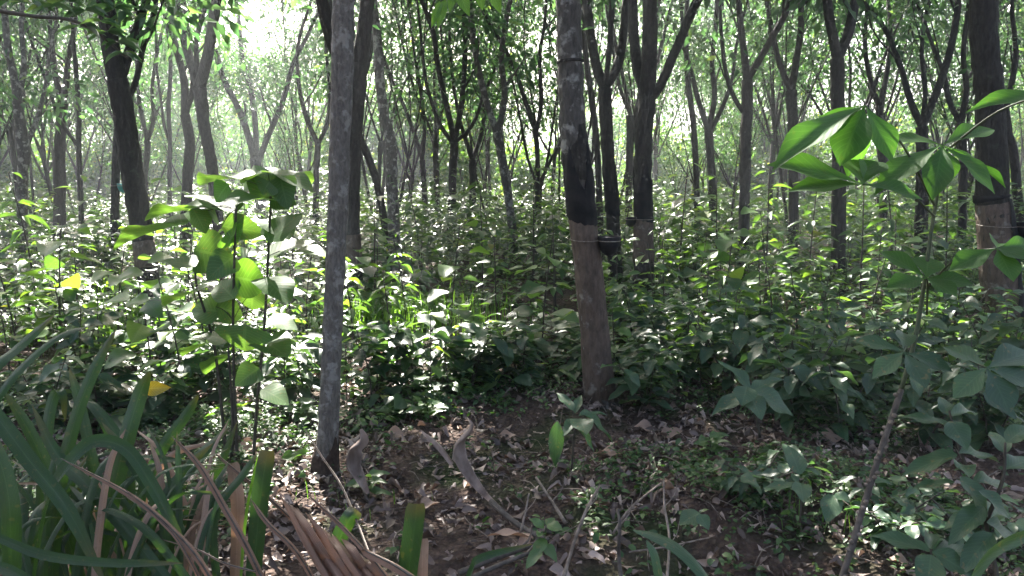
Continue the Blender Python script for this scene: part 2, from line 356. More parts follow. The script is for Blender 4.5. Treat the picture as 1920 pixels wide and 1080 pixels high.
# ------------------------------------------------------------------ where the canopy lets the sun through
def patch_list():
    L = []
    for px, py, r, w in [(300, 590, .9, 1), (180, 620, .6, 1), (400, 620, .5, .9), (560, 600, .45, .8), (120, 560, .7, .8), (690, 590, .7, .9), (860, 660, .40, 1), (790, 640, .3, .8),
                         (560, 470, .5, .9), (470, 430, .6, .8), (960, 780, .22, .8), (850, 860, .16, .8), (670, 850, .16, .8), (880, 480, .9, .6), (1060, 520, .6, .6), (740, 900, .13, .7),
                         (300, 760, .25, .8), (1330, 830, .14, .6), (1790, 800, .15, .7), (1500, 700, .22, .6), (1640, 690, .25, .5), (1380, 430, 1.2, .7), (1600, 420, 1.0, .7), (1480, 500, .6, .8), (1250, 520, .5, .8), (1700, 560, .5, .8), (1330, 640, .3, .8), (1560, 590, .35, .8), (1880, 600, .5, .7), (1200, 790, .16, .9), (1290, 850, .14, .8), (1560, 810, .16, .8), (1700, 850, .15, .9), (1100, 900, .14, .7), (1440, 770, .12, .8), (1010, 850, .14, .8), (610, 1000, .3, 1), (240, 480, 1.0, .7), (60, 480, 1.0, .7)]:
        d = ray(px, py); z = .35 if py < 730 else .1
        p = np.array([0, 0, CAM_H]) + d * ((z - CAM_H) / d[2])
        L.append((p[0] - SD[0] / SD[2] * z, p[1] - SD[1] / SD[2] * z, r, w))
    L += [(-.85, 2.75, .35, 1), (-1.15, 2.5, .3, 1)]
    return L
PATCH = patch_list()
def keep_leaf(P):
    """thin the canopy where the photo has sun flecks on the floor, and by a random field elsewhere"""
    g = P[:, :2] - (SD[:2] / SD[2])[None] * P[:, 2:3]
    hole = np.zeros(len(P))
    for x, y, r, w in PATCH:
        d = np.hypot(g[:, 0] - x, g[:, 1] - y) / r
        hole = np.maximum(hole, w * np.clip(1.7 - d * 1.2, 0, 1))
    n = vnoise(g[:, 0] * .85, g[:, 1] * .85, 21) * .62 + vnoise(g[:, 0] * 2.6, g[:, 1] * 2.6, 22) * .38
    hole = np.maximum(hole, np.clip((n - .48) * 6, .2, .95) * np.clip((g[:, 1] - 4.5) / .9, 0, 1))
    hole = np.where((np.abs(P[:, 0] + .352 * P[:, 1]) < .9) & (P[:, 2] > 4.4) & (P[:, 1] > 9.5), 1, hole)
    return RNG.random(len(P)) > hole

# ------------------------------------------------------------------ rubber trees
def branch(acc, tips, p, d, r, L, depth, rng, twigs):
    d = nrm(d); n = 4
    pts = [p]
    for i in range(n):
        d = nrm(d + rng.normal(0, .10, 3) + np.array([0, 0, .10]))
        pts.append(pts[-1] + d * L / n)
    pts = np.array(pts)
    R = np.linspace(r, r * .62, len(pts))
    V, F = tube(spline(pts, 2), np.interp(np.linspace(0, 1, 2 * n + 1), np.linspace(0, 1, n + 1), R), 6 if r > .02 else 4, cap=False)
    acc.add(V, F)
    if depth <= 1:
        tips.append((pts[2], d * .6)); 
    if depth <= 0:
        tips.append((pts[-1], d)); return
    k = 2 if rng.random() < .6 else 3
    for i in range(k):
        a = rng.uniform(0, 6.28); s = rng.uniform(.35, .75)
        side = nrm(np.cross(d, [math.cos(a), math.sin(a), .1]))
        branch(acc, tips, pts[-1], d + side * s, r * .6, L * rng.uniform(.65, .85), depth - 1, rng, twigs)
    if rng.random() < .6:
        a = rng.uniform(0, 6.28)
        side = nrm(np.cross(d, [math.cos(a), math.sin(a), .1]))
        branch(acc, tips, pts[2], d * .6 + side * .8, r * .4, L * .6, depth - 2 if depth > 1 else 0, rng, twigs)
def crown_leaves(acc, tips, rng, per=58, size=.165, cull=True, spread=.62):
    P, D = [], []
    for p, d in tips:
        k = int(per * rng.uniform(.5, 1.4))
        q = rng.normal(0, 1, (k, 3)); q = q / np.linalg.norm(q, axis=1, keepdims=True) * (rng.random((k, 1)) ** .5) * spread * rng.uniform(.7, 1.25)
        q[:, 2] *= .6
        P.append(p + d * .25 + q)
        dd = nrm(q) + rng.normal(0, .5, (k, 3)); dd[:, 2] -= .35
        D.append(dd)
    P, D = np.concatenate(P), np.concatenate(D)
    if cull:
        m = keep_leaf(P); P, D = P[m], D[m]
    n = len(P)
    Nn = np.array([0, 0, 1.]) + rng.normal(0, .55, (n, 3))
    L = size * rng.uniform(.65, 1.35, n)
    leaves(acc, P, D, Nn, L, L * .46, TPL_TINY)
TREE_LOC = []
def tree_from_trace(spec, seed):
    rng = np.random.default_rng(seed); Y = spec["Y"]
    tr = np.array([at(px, py, Y) for px, py, w in spec["trunk"]]); rad = np.array([w * Y / FPX / 2 for _, _, w in spec["trunk"]])
    if "gy" in spec:                                   # trunk foot seen in the photo
        pass
    dep = spec.get("lean_y", 0.0)
    # carry the trunk on down to the ground
    if tr[0][2] > gh(tr[0][0], Y) + .02:
        dirn = (tr[0] - tr[1]); dirn = dirn / max(abs(dirn[2]), .05)
        z0 = float(gh(tr[0][0], Y)) - .08
        h = tr[0][2] - z0
        foot = tr[0] + np.array([np.clip(dirn[0], -.25, .25) * h * .7, 0, -h])
        mid = (tr[0] + foot) / 2
        tr = np.vstack([foot, foot * .8 + tr[0] * .2 + [0, 0, 0], tr]); rad = np.concatenate([[rad[0] * 1.45, rad[0] * 1.12], rad])
    else:
        b0, r0 = tr[0].copy(), rad[0]
        tr = np.vstack([b0 - [0, 0, .10], b0 + [0, 0, .01], b0 * .86 + tr[1] * .14, b0 * .6 + tr[1] * .4, tr[1:]]); rad = np.concatenate([[r0 * 1.75, r0 * 1.3, r0 * 1.06, r0 * .97], rad[1:]])
    root = thing("rubber_tree", (tr[0][0], tr[0][1], tr[0][2] + .08), spec["label"], "tree", "rubber trees of the plantation")
    TREE_LOC.append((tr[0][0], tr[0][1]))
    P = spline(tr, 6); R = np.interp(np.linspace(0, 1, len(P)), np.linspace(0, 1, len(tr)), rad)
    R *= 1 + .025 * np.sin(np.arange(len(P)) * 1.7 + seed)
    P[1:-1, :2] += rng.normal(0, 1, (len(P) - 2, 2)) * R[1:-1, None] * .03
    acc = Acc(); V, F = tube(P, R, 16 if Y < 8 else 10, .05, rng); acc.add(V, F)
    tips = []; tw = Acc(); ntw = 0
    limb_accs = []
    ends = []
    if not spec.get("limbs"):
        ends.append((P[-1], P[-1] - P[-4], R[-1], tw))
    for lb in spec.get("limbs", []):
        la = Acc(); k = rng.uniform(-.35, .5)
        p0 = np.array([at(px, py, Y) for px, py, w in lb])
        run = np.concatenate([[0], np.cumsum(np.linalg.norm(np.diff(p0, axis=0), axis=1))])
        # real depth: the limb also leans towards or away from the viewer; the sight line keeps its outline
        p0 = np.array([at(px, py, Y + k * s) for (px, py, w), s in zip(lb, run)])
        r0 = np.array([w * Y / FPX / 2 for _, _, w in lb])
        p0[0] = P[np.argmin(np.linalg.norm(P - p0[0], axis=1))] if np.min(np.linalg.norm(P - p0[0], axis=1)) < .5 else p0[0]
        Pl = spline(p0, 4); Rl = np.interp(np.linspace(0, 1, len(Pl)), np.linspace(0, 1, len(p0)), r0)
        V, F = tube(Pl, Rl, 8, .05, rng, cap=False); la.add(V, F)
        limb_accs.append(la)
        ends.append((Pl[-1], Pl[-1] - Pl[-3], Rl[-1], la))
        for _ in range(spec.get("sprouts", 1)):
            i = rng.integers(len(Pl) // 3, len(Pl) - 1)
            s = nrm(np.array([rng.normal(), rng.normal(), .5]))
            branch(la, tips, Pl[i], nrm(Pl[i] - Pl[i - 1]) * .6 + s * .8, Rl[i] * .45, rng.uniform(.5, .9), 0, rng, tw)
    for p, d, r, a in ends:
        top = spec.get("top", 9.5)
        L = max(.8, (top - p[2]) / 3.0)
        branch(a, tips, p, d, r, L, 3 if len(ends) < 3 else 2, rng, tw)
    acc.build("trunk", M[spec.get("bark", "bark")], root)
    for la in limb_accs: la.build("limb", M[spec.get("limb_bark", spec.get("bark", "bark"))], root)
    if not spec.get("limbs"): tw.build("limb", M[spec.get("bark", "bark")], root)
    c = Acc(); crown_leaves(c, tips, rng, spec.get("per", 72)); c.build("crown", M["crown"], root)
    return root, P, R
def point_at_z(P, R, z):
    i = int(np.argmin(np.abs(P[:, 2] - z)))
    i = min(max(i, 1), len(P) - 2)
    return P[i], R[i]
def band(root, P, R, z0, z1, name, mat, proud=.004, label=None, n=9):
    zs = np.linspace(z0, z1, n); pts, rs = [], []
    for z in zs:
        k = np.searchsorted(P[:, 2], z); k = min(max(k, 1), len(P) - 1)
        t = np.clip((z - P[k - 1][2]) / max(P[k][2] - P[k - 1][2], 1e-6), 0, 1)
        pts.append(P[k - 1] * (1 - t) + P[k] * t); rs.append((R[k - 1] * (1 - t) + R[k] * t) * 1.045 + proud)
    V, F = tube(pts, rs, 16, .012, RNG, cap=True)
    a = Acc(); a.add(V, F); o = a.build(name, M[mat], root)
    if label: o["label"] = label
    return o
def stain(root, P, R, z0, z1, rag, name, mat, proud):
    """coat of tar or moss round the trunk with a ragged upper edge and runs"""
    seg = 28; n = 12; V = []
    top = z1 + rag * (np.interp(np.arange(seg), np.linspace(0, seg, 10), np.append(RNG.uniform(-.8, 1, 9), 0)) + RNG.uniform(-.2, .2, seg))
    bot = z0 + .03 * np.cos(np.arange(seg) * 2 * math.pi / seg - 2.4) + np.minimum(rag, .06) * RNG.uniform(-.25, .1, seg)
    for i in range(n):
        for j in range(seg):
            z = bot[j] + (top[j] - bot[j]) * i / (n - 1)
            k = min(max(np.searchsorted(P[:, 2], z), 1), len(P) - 1)
            t = np.clip((z - P[k - 1][2]) / max(P[k][2] - P[k - 1][2], 1e-6), 0, 1)
            c = P[k - 1] * (1 - t) + P[k] * t; rr = (R[k - 1] * (1 - t) + R[k] * t) * 1.06 + proud * RNG.uniform(.8, 1.6)
            if i == n - 1: rr *= .93
            a = j * 2 * math.pi / seg; V.append([c[0] + rr * math.cos(a), c[1] + rr * math.sin(a), z])
    i, j = np.meshgrid(np.arange(n - 1), np.arange(seg), indexing="ij")
    F = np.stack([i * seg + j, i * seg + (j + 1) % seg, (i + 1) * seg + (j + 1) % seg, (i + 1) * seg + j], -1).reshape(-1, 4)
    return mesh(name, V, [F], M[mat], root)
def latex_cup(P, R, z, side, label, s=1.0, mat="cup"):
    """cup hung on a wire loop beside the trunk; side: unit xy direction"""
    p, r = point_at_z(P, R, z)
    sd = nrm(np.array([side[0], side[1], 0.]))
    c = p + sd * (r + .062 * s); c[2] = z
    root = thing("latex_cup", c, label, "latex cup", "latex cups on the tapped trunks")
    prof = [(0.001, -.055), (.02, -.054), (.042, -.04), (.058, -.012), (.064, .018), (.062, .022), (.058, .018), (.05, -.01), (.035, -.034), (.001, -.044)]
    V, F = lathe([(a * s * 1.05, b * s * 1.1) for a, b in prof], 20)
    a = Acc(); V = V * [1, 1, 1.35]; a.add(V + c, F); a.build("bowl", M[mat], root)
    w = Acc(); t = np.linspace(0, 2 * math.pi, 25)
    ring = np.stack([p[0] + np.cos(t) * (r * 1.06 + .006), p[1] + np.sin(t) * (r * 1.06 + .006), np.full(25, z + .014) + .01 * np.sin(t)], -1)
    V, F = tube(ring, np.full(25, .003), 5, cap=False); w.add(V, F)
    t2 = np.linspace(0, 2 * math.pi, 17)
    ring = np.stack([c[0] + np.cos(t2) * .066 * s, c[1] + np.sin(t2) * .066 * s, np.full(17, z + .006)], -1)
    V, F = tube(ring, np.full(17, .0028), 5, cap=False); w.add(V, F); w.build("wire_holder", M["wire"], root)
    return root

TRACED = [
 dict(k="slim", Y=3.95, bark="bark_pale", trunk=[(608, 893, 50), (614, 820, 41), (620, 700, 38), (626, 560, 37), (633, 400, 37), (638, 250, 40), (642, 100, 41), (644, -40, 40), (646, -500, 34), (640, -1000, 26)], label="slim pale speckled rubber tree rising unforked between heart-leaved sapling and curled brown sheath", top=8),
 dict(k="black", Y=5.2, bark="bark_blotch", trunk=[(1126, 764, 58), (1117, 650, 53), (1106, 530, 51), (1094, 425, 49), (1084, 330, 50), (1074, 240, 49), (1069, 120, 46), (1066, 0, 44), (1062, -200, 40), (1060, -500, 32)], label="blotched leaning rubber tree with black painted band and cup above its foot", top=9, per=260),
 dict(k="stout", Y=7.0, bark="bark_dark", trunk=[(1886, 655, 68), (1877, 540, 65), (1868, 430, 62), (1862, 370, 58), (1857, 200, 48), (1846, 80, 48), (1843, -20, 48), (1838, -200, 44), (1830, -400, 36)], label="stout dark rubber tree with half-black tapped trunk standing behind the cassava leaves", top=10, per=200),
 dict(k="twin", Y=9.0, bark="bark", trunk=[(658, 478, 40), (657, 430, 36), (658, 330, 34), (664, 230, 33), (674, 120, 33)], limbs=[[(674, 120, 30), (684, 50, 27), (690, -10, 26), (700, -90, 20)], [(662, 210, 20), (640, 120, 22), (622, 80, 22), (605, 10, 22), (590, -60, 18)]], label="rubber tree with rusty tapped foot half hidden directly behind the slim pale trunk"),
 dict(k="curve", Y=7.9, bark="bark_dark", trunk=[(268, 450, 38), (256, 370, 40), (246, 310, 40), (233, 220, 38), (220, 150, 38)], limbs=[[(220, 150, 36), (208, 90, 34), (200, 20, 32), (190, -60, 28)], [(226, 160, 18), (243, 95, 18), (262, 40, 16), (285, -30, 14)], [(240, 210, 10), (255, 150, 11), (268, 90, 11), (290, 20, 10)]], label="dark mossy rubber tree curving up beside a teal cup, forked near the top", per=170),
 dict(k="pairA", Y=12.5, trunk=[(352, 335, 20), (356, 270, 19), (347, 215, 18)], limbs=[[(347, 215, 16), (345, 150, 14), (330, 90, 13), (307, 10, 12), (300, -60, 10)], [(349, 215, 12), (362, 165, 11), (358, 110, 10), (352, 60, 8)]], label="thin-limbed rubber tree close beside the taller bowed one near the bright sky gap"),
 dict(k="pairB", Y=12, trunk=[(402, 352, 21), (394, 290, 21), (383, 235, 22), (374, 165, 26)], limbs=[[(374, 165, 22), (388, 110, 20), (397, 60, 20), (408, -20, 18)], [(372, 160, 18), (352, 100, 16), (340, 50, 14), (333, -20, 12)], [(372, 150, 9), (368, 80, 9), (385, 10, 9)]], label="bowed rubber tree with swollen fork right below the bright sky gap"),
 dict(k="vee", Y=17, trunk=[(480, 312, 20), (478, 300, 20)], limbs=[[(476, 312, 14), (468, 262, 13), (448, 205, 12), (420, 150, 11), (402, 90, 9)], [(480, 310, 12), (479, 235, 11), (470, 170, 10), (455, 110, 9), (448, 40, 8)], [(484, 310, 12), (503, 255, 11), (530, 190, 10), (550, 120, 9), (575, 70, 7)]], label="wide V-shaped rubber tree with three limbs from the base under the bright gap"),
 dict(k="b735", Y=10.5, bark="bark_blotch", trunk=[(737, 388, 22), (734, 330, 22), (733, 268, 22), (722, 225, 18), (713, 160, 18), (708, 80, 16), (700, 0, 15), (698, -80, 12)], label="patchy barked rubber tree with a knee bend, beside a thinner tilted stem"),
 dict(k="tilt", Y=11.5, bark="bark_dark", trunk=[(716, 388, 14), (703, 330, 14), (688, 290, 14), (672, 250, 13)], limbs=[[(672, 250, 12), (668, 190, 11), (690, 120, 9), (700, 60, 8)]], label="thin dark stem tilted towards the slim pale trunk, beside the knee-bent tree"),
 dict(k="wye", Y=15.5, trunk=[(848, 352, 15), (850, 300, 15), (852, 268, 16)], limbs=[[(850, 270, 11), (838, 200, 10), (822, 130, 9), (812, 60, 9), (790, 0, 7)], [(856, 268, 11), (866, 190, 10), (872, 100, 10), (870, 20, 9)], [(846, 272, 8), (826, 235, 8), (812, 200, 7), (800, 160, 6)], [(858, 270, 7), (878, 245, 7), (895, 215, 6), (905, 180, 5)]], label="Y-shaped rubber tree with four limbs standing against the sunlit yellow-green clearing"),
 dict(k="lean950", Y=12.5, bark="bark_blotch", trunk=[(956, 388, 15), (946, 330, 15), (938, 280, 16), (932, 250, 18)], limbs=[[(930, 255, 13), (912, 190, 12), (895, 120, 11), (885, 50, 10), (878, -30, 9)], [(938, 255, 12), (946, 180, 11), (940, 110, 10), (950, 30, 9)]], label="pale leaning rubber tree forked in two against the sunlit clearing"),
 dict(k="thin1008", Y=15, trunk=[(1007, 362, 9), (1008, 300, 9), (1004, 245, 10)], limbs=[[(1004, 245, 9), (985, 190, 9), (965, 130, 8), (940, 80, 8), (915, 40, 6)], [(1006, 250, 8), (1015, 190, 8), (1012, 110, 7), (1022, 40, 6)]], label="thin rubber tree whose limb arches back, next to the blotched trunk's outline"),
 dict(k="fork1135", Y=9.6, bark="bark_dark", trunk=[(1149, 405, 25), (1144, 340, 24), (1138, 260, 24), (1134, 165, 25)], limbs=[[(1132, 170, 20), (1120, 130, 19), (1108, 70, 18), (1100, 0, 18), (1094, -70, 15)], [(1136, 168, 18), (1155, 130, 17), (1167, 80, 16), (1173, 10, 15), (1178, -60, 13)], [(1136, 150, 10), (1142, 100, 10), (1146, 30, 10), (1150, -40, 9)]], label="dark rubber tree forked like a tuning fork, next behind the black-banded trunk"),
 dict(k="long", Y=9.0, bark="bark_dark", trunk=[(1207, 470, 38), (1206, 400, 33), (1205, 330, 32), (1207, 260, 32), (1213, 180, 31), (1218, 90, 28), (1219, 0, 26), (1222, -90, 22)], limbs=[[(1208, 190, 18), (1196, 130, 20), (1188, 60, 20), (1185, -30, 18)], [(1214, 195, 16), (1238, 160, 18), (1262, 105, 17), (1290, 40, 16), (1315, -20, 14)]], label="black-based rubber tree with one long side limb and small cup, behind dense seedlings"),
 dict(k="t1330", Y=17, trunk=[(1335, 350, 15), (1332, 290, 15), (1328, 245, 16)], limbs=[[(1328, 245, 11), (1310, 190, 10), (1297, 140, 9), (1283, 90, 8)], [(1332, 245, 11), (1340, 180, 10), (1335, 120, 9), (1342, 50, 8)], [(1330, 250, 9), (1355, 200, 8), (1372, 150, 7), (1380, 90, 6)]], label="fan-limbed rubber tree in front of a white sky gap, next after the long-limbed tree"),
 dict(k="t1395", Y=11.5, trunk=[(1396, 362, 20), (1397, 290, 20), (1400, 220, 20), (1401, 150, 21)], limbs=[[(1400, 150, 15), (1394, 90, 13), (1388, 40, 12), (1384, -30, 11)], [(1404, 145, 15), (1425, 110, 13), (1448, 70, 12), (1475, 20, 11), (1490, -40, 9)], [(1398, 220, 9), (1375, 180, 9), (1360, 130, 8), (1352, 60, 7)]], label="upright rubber tree with a limb bent like an elbow, beside the white sky gap"),
 dict(k="t1570", Y=10, bark="bark_dark", trunk=[(1573, 350, 26), (1572, 260, 25), (1570, 180, 25), (1570, 110, 26)], limbs=[[(1568, 110, 19), (1560, 60, 18), (1552, 10, 17), (1546, -60, 14)], [(1574, 112, 19), (1590, 65, 19), (1602, 10, 18), (1616, -60, 15)]], label="dark rubber tree whose trunk meets the top of the highest cassava leaf"),
 dict(k="t1730", Y=12, bark="bark_dark", trunk=[(1729, 340, 22), (1729, 280, 22), (1728, 238, 22)], limbs=[[(1730, 240, 17), (1747, 195, 15), (1768, 140, 14), (1785, 80, 13), (1797, 10, 12)], [(1726, 240, 13), (1706, 185, 12), (1690, 130, 11), (1668, 70, 10)], [(1728, 240, 9), (1735, 170, 9), (1728, 100, 8), (1735, 30, 8)]], label="spreading rubber tree with a broad Y fork seen above the cassava plant"),
 dict(k="t1490", Y=14, trunk=[(1488, 350, 18), (1487, 260, 19), (1484, 170, 20)], limbs=[[(1484, 170, 14), (1494, 110, 12), (1502, 50, 11), (1500, -20, 9)], [(1482, 170, 12), (1465, 130, 11), (1452, 80, 10), (1440, 20, 8)]], label="straight rubber tree between the elbow-limbed tree and the cassava's drooping top leaf"),
 dict(k="edge", Y=13, bark="bark_blotch", trunk=[(42, 335, 18), (44, 285, 22), (38, 235, 20), (33, 190, 18)], limbs=[[(33, 190, 15), (25, 140, 14), (15, 90, 13), (8, 20, 12)], [(40, 200, 11), (45, 120, 10), (40, 50, 9), (44, -20, 8)], [(48, 275, 8), (62, 245, 9), (75, 205, 9), (85, 160, 7)]], label="greyish rubber tree at the picture edge with low fork beside the feathery overhanging branch"),
 dict(k="e110", Y=16, trunk=[(112, 310, 20), (114, 240, 18), (118, 190, 18)], limbs=[[(114, 195, 12), (104, 140, 11), (98, 90, 10), (92, 30, 9)], [(120, 195, 12), (125, 150, 11), (128, 110, 10), (140, 50, 8)]], label="rubber tree with two close stems in the pale haze under the overhanging branch"),
 dict(k="e148", Y=15, bark="bark_dark", trunk=[(149, 310, 9), (148, 270, 9), (148, 220, 8), (144, 150, 8), (138, 80, 7), (132, -20, 6)], limbs=[[(146, 275, 7), (125, 245, 7), (108, 215, 6), (95, 175, 6)]], label="very thin dark stem with one low slanting side shoot in the pale haze"),
 dict(k="e215", Y=11, bark="bark_dark", trunk=[(216, 375, 16), (217, 330, 15), (219, 270, 14), (224, 200, 13), (215, 120, 11), (205, 20, 9)], label="thin straight rubber tree half behind the dark curving trunk, carrying the teal cup"),
 dict(k="e270", Y=17, trunk=[(272, 330, 10), (276, 290, 11), (277, 265, 11)], limbs=[[(276, 268, 8), (268, 225, 8), (260, 180, 7), (256, 120, 6)], [(279, 266, 8), (288, 220, 8), (285, 170, 7), (292, 110, 6)]], label="small forked rubber tree just past the dark curving trunk in light haze"),
 dict(k="e318", Y=16, trunk=[(318, 328, 8), (319, 270, 8), (316, 200, 8), (320, 120, 7), (312, 30, 6)], limbs=[[(318, 265, 6), (308, 235, 6), (302, 190, 5)]], label="pole-thin rubber tree between the small forked one and the thin-limbed pair"),
 dict(k="m595", Y=16, trunk=[(593, 335, 11), (594, 300, 12), (596, 270, 11)], limbs=[[(594, 272, 9), (576, 225, 9), (562, 170, 8), (556, 110, 7)], [(598, 272, 8), (612, 235, 8), (618, 180, 7), (612, 100, 6)]], label="slender forked rubber tree next to the slim pale trunk on the V-tree side"),
 dict(k="m885", Y=19, trunk=[(886, 340, 12), (886, 300, 14)], limbs=[[(884, 302, 9), (874, 265, 8), (862, 225, 7), (852, 170, 6)], [(888, 302, 9), (900, 260, 8), (908, 210, 7), (905, 150, 6)]], label="low forked far rubber tree between the Y-shaped tree and the pale leaning fork"),
 dict(k="m790", Y=18, trunk=[(795, 345, 10), (792, 300, 10)], limbs=[[(792, 302, 8), (778, 255, 8), (760, 205, 7), (735, 150, 6)], [(794, 300, 7), (796, 240, 7), (790, 180, 7), (778, 110, 6)]], label="twin-limbed far rubber tree between the knee-bent tree and the Y-shaped tree"),
 dict(k="r1300", Y=15, trunk=[(1306, 345, 11), (1304, 290, 11), (1300, 230, 11), (1290, 150, 10), (1286, 60, 9), (1290, -20, 8)], label="thin upright rubber tree just before the fan-limbed one near the white gap"),
 dict(k="r1080", Y=13, trunk=[(1122, 330, 12), (1118, 260, 12), (1110, 190, 12), (1100, 120, 11), (1092, 30, 9)], label="slanting thin rubber tree seen between the black-banded trunk and the tuning-fork tree"),
 dict(k="r1655", Y=15, trunk=[(1655, 340, 13), (1652, 270, 13), (1648, 200, 13)], limbs=[[(1646, 202, 9), (1632, 150, 9), (1622, 90, 8), (1625, 20, 7)], [(1650, 200, 9), (1662, 140, 9), (1670, 70, 8), (1665, 0, 7)]], label="forked rubber tree seen between two hanging cassava leaflets"),
 dict(k="r1805", Y=13, trunk=[(1806, 340, 14), (1806, 290, 15), (1800, 230, 14)], limbs=[[(1798, 232, 10), (1780, 190, 10), (1770, 140, 9), (1750, 90, 8)], [(1804, 232, 10), (1812, 170, 10), (1806, 100, 9), (1815, 20, 8)]], label="forked rubber tree close beside the stout half-black trunk"),
 dict(k="r1905", Y=12, trunk=[(1902, 300, 16), (1890, 250, 15), (1885, 200, 14)], limbs=[[(1886, 205, 11), (1898, 150, 10), (1905, 100, 9), (1898, 30, 8)]], label="tilted rubber tree peeping out past the stout half-black trunk's outer edge"),
]
TREES = {}
for i, s in enumerate(TRACED):
    TREES[s["k"]] = tree_from_trace(s, 100 + i)

def zof(px, py, Y): return float(at(px, py, Y)[2])
r, P, R = TREES["black"]
stain(r, P, R, zof(1090, 412, 5.2), zof(1084, 322, 5.2), .22, "paint_band", "tar", .006)
stain(r, P, R, zof(1084, 330, 5.2), zof(1080, 268, 5.2), .16, "mossy_stain", "bark_dark", .003)
r2, P2, R2 = TREES["slim"]
stain(r2, P2, R2, zof(610, 897, 3.95), zof(614, 835, 3.95), .10, "muddy_foot", "mud", .002)
band(r, P, R, zof(1124, 752, 5.2), zof(1092, 398, 5.2), "tapped_bark", "tapped", .0015)
band(r, P, R, zof(1069, 118, 5.2), zof(1069, 113, 5.2), "bark_collar", "bark_dark", .004, n=3)
latex_cup(P, R, zof(1118, 452, 5.2), (.95, -.35), "black latex cup wired to the blotched trunk just below its painted band", 1.1)
r, P, R = TREES["stout"]
band(r, P, R, zof(1880, 652, 7), zof(1864, 380, 7), "tapped_bark", "tapped", .0015)
#HP
def half_panel(root, P, R, z0, z1, a0, a1, name, mat):
    zs = np.linspace(z0, z1, 24); n = 9; V = []
    for z in zs:
        k = min(max(np.searchsorted(P[:, 2], z), 1), len(P) - 1)
        t = np.clip((z - P[k - 1][2]) / max(P[k][2] - P[k - 1][2], 1e-6), 0, 1)
        c = P[k - 1] * (1 - t) + P[k] * t; rr = (R[k - 1] * (1 - t) + R[k] * t) * 1.07 + .006
        w = .10 * math.sin(z * 11)
        for a in np.linspace(a0 + w, a1, n): V.append([c[0] + rr * math.cos(a), c[1] + rr * math.sin(a), z])
    i, j = np.meshgrid(np.arange(len(zs) - 1), np.arange(n - 1), indexing="ij")
    F = np.stack([i * n + j, i * n + j + 1, (i + 1) * n + j + 1, (i + 1) * n + j], -1).reshape(-1, 4)
    return mesh(name, V, [F], M[mat], root)
half_panel(r, P, R, zof(1880, 648, 7), zof(1862, 372, 7), math.radians(-70), math.radians(40), "black_panel", "tar")
band(r, P, R, zof(1862, 374, 7), zof(1862, 366, 7), "wire_band", "tar", .008, n=3)
latex_cup(P, R, zof(1890, 425, 7), (.9, -.45), "black latex cup on the stout trunk's dark side behind the cassava", 1.35)
r, P, R = TREES["long"]
stain(r, P, R, zof(1207, 410, 9), zof(1207, 335, 9), .3, "paint_band", "tar", .004)
band(r, P, R, zof(1207, 490, 9), zof(1207, 411, 9), "tapped_bark", "tapped", .0015)
latex_cup(P, R, zof(1190, 412, 9), (-.95, -.3), "small black latex cup on the long-limbed tree among seedling tops", .95)
r, P, R = TREES["twin"]
band(r, P, R, zof(657, 500, 9), zof(657, 440, 9), "tapped_bark", "tapped", .0015)
r, P, R = TREES["fork1135"]
stain(r, P, R, zof(1148, 400, 9.6), zof(1142, 340, 9.6), .3, "paint_band", "tar", .004)
r, P, R = TREES["curve"]
band(r, P, R, zof(268, 500, 7.9), zof(266, 452, 7.9), "tapped_bark", "tapped", .0015)
r, P, R = TREES["e215"]
latex_cup(P, R, zof(226, 349, 11), (.95, -.3), "teal plastic cup hung on the thin stem beside the dark curving trunk", 1.1, "teal")

# ------------------------------------------------------------------ rows of trees behind: a few built once, then copied
def model_tree(seed, slim=False):
    rng = np.random.default_rng(seed)
    root = thing("rubber_tree", (0, 0, 0), "x", "tree", "rubber trees of the plantation")
    h = rng.uniform(1.3, 2.7); lean = rng.normal(0, .2, 2)
    tr = np.array([[0, 0, -.12], [0, 0, .15], [lean[0] * .5, lean[1] * .5, h * .55], [lean[0], lean[1], h]])
    r0 = rng.uniform(.026, .042) if slim else rng.uniform(.048, .08)
    P = spline(tr, 5); R = np.interp(np.linspace(0, 1, len(P)), [0, .1, .5, 1], [r0 * 1.4, r0, r0 * .9, r0 * .95])
    a = Acc(); V, F = tube(P, R, 9, .07, rng); a.add(V, F); a.build("trunk", M["bark"], root)
    tips = []; tw = Acc(); n = rng.integers(2, 6) if False else rng.integers(3, 6); a0 = rng.uniform(0, 6.28)
    for i in range(n):
        la = Acc(); an = a0 + i * 6.28 / n + rng.normal(0, .3); tilt = rng.uniform(.18, .5)
        d = np.array([math.cos(an) * tilt, math.sin(an) * tilt, 1.]); p = P[-1 if i < 2 else -3].copy(); pts = [p]
        for k in range(4):
            d = nrm(d + rng.normal(0, .09, 3) + [0, 0, .03]); pts.append(pts[-1] + d * rng.uniform(.7, 1.0))
        pl = spline(pts, 3); rl = np.linspace(r0 * .52, r0 * .32, len(pl))
        V, F = tube(pl, rl, 7, .05, rng, cap=False); la.add(V, F)
        for _ in range(2):
            k = rng.integers(4, len(pl) - 2); s = nrm(np.array([rng.normal(), rng.normal(), .3]))
            branch(la, tips, pl[k], d * .5 + s * .8, r0 * .22, rng.uniform(.7, 1.2), 0, rng, tw)
        branch(la, tips, pl[-1], d, r0 * .38, rng.uniform(1.3, 1.9), 2, rng, tw)
        la.build("limb", M["bark"], root)
    c = Acc(); crown_leaves(c, tips, rng, 15 if slim else 44, .155, False, .85); c.build("crown", M["crown"], root)
    return root, n
MODELS = [model_tree(900 + i, i > 8) for i in range(13)]
def copy_tree(root, loc, rz, s):
    r = root.copy(); COL.objects.link(r)
    r.location = loc; r.rotation_euler = (0, 0, rz); r.scale = (s, s, s * rnd.uniform(.92, 1.1))
    for ch in root.children:
        c = ch.copy(); COL.objects.link(c); c.parent = r
    return r
